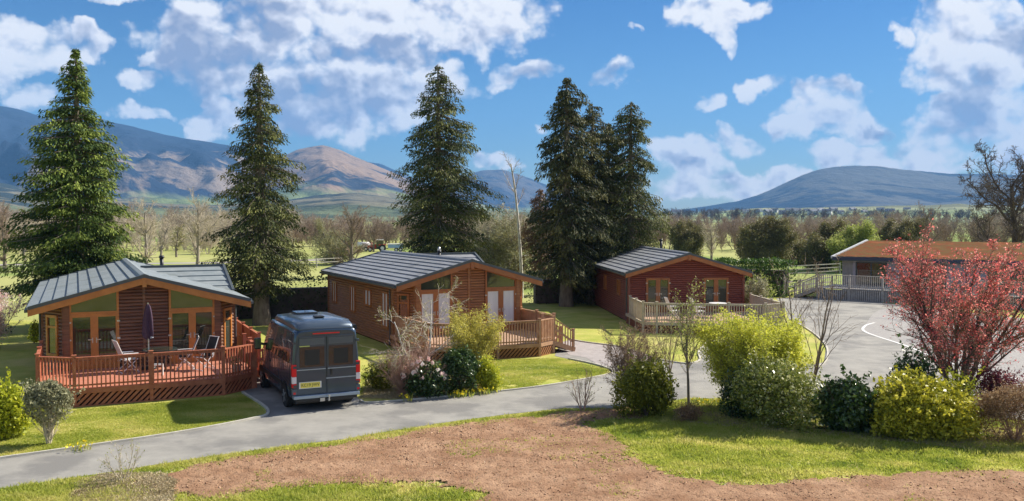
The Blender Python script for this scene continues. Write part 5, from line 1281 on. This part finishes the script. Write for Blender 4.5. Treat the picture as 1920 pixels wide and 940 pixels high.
def TW(label, px, py, h, r, seed, m1, m2, leaf=None, stems=7, spread=.5, P=PS, name='twiggy_shrub', cat='shrub', **k):
    return bare_tree(name, label, cat, at(px, py), seed, h, r, P, m1, m2, leaf, stems=stems, spread=spread, **k)
PSP = TP(2, (6, 4, 3, 2), wig=(.06, .12, .16, .2), up=(.03, .04, .03, .0), start=(.2, .1, .1, 0), kids=(1.6, 1.4, 1.0, 0), ang=(28, 32, 35, 35), ln=(.5, .5, .5, .5), rmin=.004)
TW('pinkish leafless shrub of dense twigs right of the van', 762, 742, 1.95, .026, 501, MT['twig_pink'], MT['twig_pink'], None, 20, .85)
PW2 = TP(3, (8, 7, 5, 3), wig=(.12, .14, .16, .2), up=(.0, -.03, -.04, -.03), start=(.4, .15, .1, 0), kids=(1.4, 1.3, .9, 0), ang=(62, 45, 40, 35), ln=(.62, .55, .5, .5), rmin=.0075)
bare_tree('weeping_tree', 'small white stemmed weeping tree, leafless, before the middle lodge', 'tree', at(792, 738), 523, 4.2, .05, PW2, MT['birch'], MT['twig_pale'], MT['budleaf'], .03, 1, .04, stems=2, spread=.22)
TW('upright yellow flowering shrub in front of the middle lodge doors', 884, 722, 2.75, .025, 504, MT['twig_green'], MT['twig_green'], MT['forsythia'], 11, .36, lsize=.05, lper=2, ljit=.06, name='flowering_shrub')
TW('thin budding sapling at the soil edge, left of the mossy bush', 1092, 772, 1.6, .02, 505, MT['twig_pink'], MT['twig_brown'], MT['budleaf'], 5, .6, lsize=.035, lper=.3, ljit=.03, name='sapling', P=PSP)
TW('tangled leafless shrub behind the mossy olive bush', 1185, 760, 2.6, .022, 506, MT['twig_brown'], MT['twig_brown'], MT['brownleaf'], 14, .4, lsize=.03, lper=1, ljit=.03)
TW('bright yellow green willow shrub behind the holly', 1400, 770, 3.2, .03, 507, MT['twig_green'], MT['twig_green'], MT['willow'], 20, .6, lsize=.06, lper=2, ljit=.07, name='flowering_shrub')
TW('second yellow green willow shrub reaching right over the holly', 1445, 768, 2.9, .03, 517, MT['twig_green'], MT['twig_green'], MT['willow'], 14, .55, lsize=.065, lper=3, ljit=.07, name='flowering_shrub')
PY = TP(3, (7, 5, 4, 2), wig=(.05, .1, .15, .2), up=(.02, .07, .05, .02), start=(.4, .15, .1, 0), kids=(2.6, 2, 1.6, 0), ang=(36, 34, 35, 35), ln=(.55, .45, .45, .5), rmin=.005)
bare_tree('young_tree', 'slim leaning young tree with fresh leaves between the two bushes', 'tree', at(1292, 762), 508, 3.6, .05, PY, MT['bark_grey'], MT['twig_brown'], MT['budleaf'], .055, .7, .05, lean=(-.13, 0))
PBR = TP(3, (8, 6, 4, 2), wig=(.07, .12, .16, .2), up=(.02, .06, .04, .0), start=(.35, .25, .2, 0), kids=(1.1, .9, .8, 0), ang=(38, 36, 35, 35), ln=(.62, .5, .45, .5), rmin=.006)
bare_tree('bare_sapling', 'sparse leafless small tree standing behind the holly', 'tree', at(1515, 742), 509, 4.6, .045, PBR, MT['twig_brown'], MT['twig_brown'], stems=4, spread=.5)
PR = TP(4, (6, 5, 4, 3, 2), (.4, .35, .35, .4, .5), (.04, .09, .14, .2, .2), (.02, .05, .04, .03, 0), (.3, .15, .1, .1, 0), (1.9, 1.8, 1.6, 1.3, 0), (26, 32, 36, 38, 40), (.62, .52, .5, .5, .5), (.6, .55, .55, .5, .5), .006)
bare_tree('red_leaved_tree', 'vase shaped tree covered in small red leaves in front of the car park', 'tree', at(1797, 752), 510, 5.2, .075, PR, MT['twig_dark'], MT['twig_brown'], MT['redleaf'], .066, .42, .05, stems=8, spread=.85)
TW('small budding twigs at the front left verge', 232, 905, 1.15, .012, 511, MT['twig_pale'], MT['twig_pale'], MT['budleaf'], 5, .8, lsize=.035, lper=.25, ljit=.02, P=PSP)
TW('blossoming branchy shrub cut by the left edge behind the first lodge', -18, 655, 3.0, .03, 512, MT['twig_pale'], MT['twig_pink'], MT['flower'], 8, .7, lsize=.06, lper=1, ljit=.05, name='flowering_shrub')
TW('grey leafless shrub in front of the deck of the dark red lodge', 1255, 700, 2.9, .02, 513, MT['twig_brown'], MT['twig_green'], MT['budleaf'], 6, .35, lsize=.05, lper=.5, ljit=.03, P=PSP)
TW('straw coloured arching shrub behind the fence right of the dark red lodge', 1412, 590, 2.6, .03, 514, MT['twig_pale'], MT['twig_pale'], MT['greyleaf'], 10, .7, lsize=.08, lper=1, ljit=.05)
# daffodils
def daff(label, px, py, n, spread, seed):
    g = np.random.default_rng(seed); e = empty('daffodils', at(px, py), 0, label, 'flowers', 'daffodil clumps')
    p = np.c_[g.normal(size=n)*spread, g.normal(size=n)*.12, g.uniform(.12, .22, n)]
    leaves('flower_heads', np.repeat(p, 4, 0)+g.normal(size=(n*4, 3))*.012, .05, MT['daff'], e, g, aspect=1)
    q = np.c_[g.normal(size=n*5)*spread, g.normal(size=n*5)*.12, g.uniform(.03, .14, n*5)]
    a = np.tile([0., 0, 1], (len(q), 1))+g.normal(size=q.shape)*.25; w = np.cross(a, rdir(len(q), g)); V, Fc = quads_from(q, a*.11, w*.012)
    np_mesh('leaves', V, Fc, MT['grass'], e, np.repeat(g.random(len(q)), 4))
daff('daffodils at the foot of the dark ball shrub', 862, 745, 22, .22, 1); daff('daffodils at the foot of the yellow green shrub', 895, 740, 26, .28, 2); daff('few daffodils below the camellia', 765, 752, 9, .1, 3)
daff('daffodils by the kerb in front of the grey green shrub', 152, 846, 10, .15, 4); daff('daffodils by the road left of the holly', 1340, 760, 18, .4, 5)
# ------------------------------------------------------------------ grass and litter
def tufts(name, label, poly, n, hmin, hmax, m, seed, wd=.014, blades=4, jitter=.06, avoid=(), zoff=.0, thresh=None, z=.006):
    g = np.random.default_rng(seed); P = np.array([(p[0], p[1]) for p in poly]); lo, hi = P.min(0), P.max(0)
    Q = g.uniform(lo, hi, (n, 2)); k = inpoly(Q, poly)
    for a in avoid: k &= ~inpoly(Q+g.normal(size=Q.shape)*(.3 if a is SW else .06), a)
    if thresh: k &= fbm(Q[:, 0]*thresh[0], Q[:, 1]*thresh[0], seed) > thresh[1]
    Q = Q[k]; tone = 1.5*(fbm(Q[:, 0]*.9, Q[:, 1]*1.5, seed+3)-.5)+.38
    Q = np.repeat(Q, blades, 0)+g.normal(size=(len(Q)*blades, 2))*jitter*.5; tone = np.repeat(tone, blades)+g.random(len(Q))*.35
    h = g.uniform(hmin, hmax, len(Q))*(.5+fbm(Q[:, 0]*.9, Q[:, 1]*.9, seed+7)); base = np.c_[Q, np.full(len(Q), z-.01)]
    ln = g.normal(size=(len(Q), 2))*.55; top = base+np.c_[ln*h[:, None], h]; t = g.uniform(0, 6.28, len(Q)); w = np.c_[np.cos(t), np.sin(t), 0*t]*wd*g.uniform(.6, 1.4, len(Q))[:, None]
    V = np.stack([base-w, base+w, top], 1).reshape(-1, 3)
    return tag(np_mesh(name, V, np.arange(len(V)).reshape(-1, 3), m, None, np.repeat(np.clip(tone, 0, 1), 3)), label, 'grass', None, 'stuff')
RW = [(p.x, p.y) for p in ROAD]; SW = [(p.x, p.y) for p in SOILW]
def sw_j(): return SW
FR = [(p.x, p.y) for p in gp([(1060, 772), (1300, 748), (1700, 765), (2050, 790), (2150, 1250), (1000, 1250)])]
tufts('grass', 'green lawn grass between the shrub row and the tilled soil', FR, 150000, .03, .085, MT['grass'], 1, avoid=(SW, RW), wd=.016)
FL = [(p.x, p.y) for p in gp([(-200, 945), (0, 919), (190, 891), (400, 858), (650, 826), (850, 793), (1065, 768), (1100, 790), (1000, 1200), (-200, 1300)])]
tufts('grass', 'rough green verge grass between the road and the soil at lower left', FL, 170000, .035, .1, MT['grass'], 2, avoid=(SW, RW), wd=.016)
L1 = [(p.x, p.y) for p in gp([(-60, 868), (0, 860), (150, 839), (300, 817), (400, 800), (470, 786), (498, 778), (478, 756), (455, 741), (400, 748), (125, 770), (60, 760), (-60, 760)])]
tufts('grass', 'lawn grass in front of the red deck', L1, 60000, .02, .055, MT['grass'], 3, avoid=(RW,), wd=.014)
L2 = [(p.x, p.y) for p in gp([(676, 750), (760, 750), (860, 741), (930, 734), (1060, 717), (1130, 704), (1140, 694), (1066, 676), (1040, 672), (930, 675), (840, 680), (680, 700)])]
tufts('grass', 'lawn grass in front of the middle lodge deck', L2, 60000, .02, .06, MT['grass'], 4, avoid=(RW,), wd=.014, thresh=(.5, .35))
tufts('fallen_leaves', 'pale dead leaves and straw scattered on the tilled soil', SW, 14000, .01, .035, MT['drygrass'], 5, wd=.02, blades=2, jitter=.1, z=.04)
tufts('weeds', 'sparse green weeds sprouting through the tilled soil', SW, 22000, .02, .06, MT['grass'], 6, wd=.016, blades=5, thresh=(.45, .6), z=.03)
for nm_, pl_, sd_, nn_ in (('darker grass tussocks between the shrub row and the tilled soil', FR, 21, 26000), ('darker grass tussocks on the lower left verge', FL, 22, 26000)):
    tufts('grass_tussocks', nm_, pl_, nn_, .06, .15, MT['grass'], sd_, avoid=(SW, RW), wd=.018, blades=5, thresh=(1.3, .56))
def clods():
    g = np.random.default_rng(9); P = np.array(SW); Q = g.uniform(P.min(0), P.max(0), (110000, 2)); Q = Q[inpoly(Q, SW)]; Q = Q[fbm(Q[:, 0]*.8, Q[:, 1]*.8, 77)+g.normal(size=len(Q))*.12 > .55]; Q = Q[(Q[:, 1] > 11.5)]
    s = .006+.02*g.random(len(Q))**5; n = len(Q); base = rdir(4, g)
    T = np.array([(1, 1, 1), (-1, -1, 1), (-1, 1, -1), (1, -1, -1)])*.8
    V = (np.c_[Q, .03+.02*g.random(n)][:, None, :]+(T[None]*(1+g.normal(size=(n, 4, 3))*.35))*s[:, None, None]*[1.2, 1.2, .8]).reshape(-1, 3)
    i = (np.arange(n)*4)[:, None, None]; Fq = (np.array([(0, 1, 2), (0, 3, 1), (0, 2, 3), (1, 3, 2)])[None]+i).reshape(-1, 3)
    tag(np_mesh('soil_clods', V, Fq, MT['clod'], None, np.repeat(g.random(n), 4)), 'loose clods and woody crumbs on the tilled soil', 'soil', None, 'stuff')
clods()
LT = [(p.x, p.y) for p in gp([(150, 905), (190, 893), (300, 890), (330, 905), (320, 960), (120, 970)])]
tufts('fallen_leaves', 'heap of pale dead leaves around the budding twigs at lower left', LT, 9000, .01, .05, MT['drygrass'], 8, wd=.03, blades=3, z=.05)
LM = [(p.x, p.y) for p in gp([(676, 748), (760, 750), (860, 741), (930, 732), (930, 715), (820, 700), (690, 712)])]
tufts('fallen_leaves', 'dead leaves under the shrubs beside the van', LM, 16000, .01, .05, MT['drygrass'], 9, wd=.025, blades=2, z=.03)
LR = [(p.x, p.y) for p in gp([(1260, 790), (1270, 760), (1400, 765), (1700, 790), (1930, 800), (1930, 855), (1700, 832), (1400, 805)])]
tufts('fallen_leaves', 'dead leaves under the right hand shrub row', LR, 26000, .01, .045, MT['drygrass'], 10, wd=.025, blades=2, z=.03)
# ------------------------------------------------------------------ haze
HZ = 1e-4
b = MB(); b.box(-6800, 6800, -320, 9800, -45, 1100); hz = b.build('haze', None); tag(hz, kind='stuff'); tag(hz, 'thin blue air haze over the valley', 'haze')
hmx = bpy.data.materials.new('haze'); hmx.use_nodes = True; t = hmx.node_tree; t.nodes.clear()
pv = N(t, 'ShaderNodeVolumePrincipled', ins={'Color': (.2, .5, 1, 1), 'Density': HZ, 'Anisotropy': 0.0}); oo = N(t, 'ShaderNodeOutputMaterial', ins={1: pv.outputs[0]}); hz.data.materials.append(hmx)
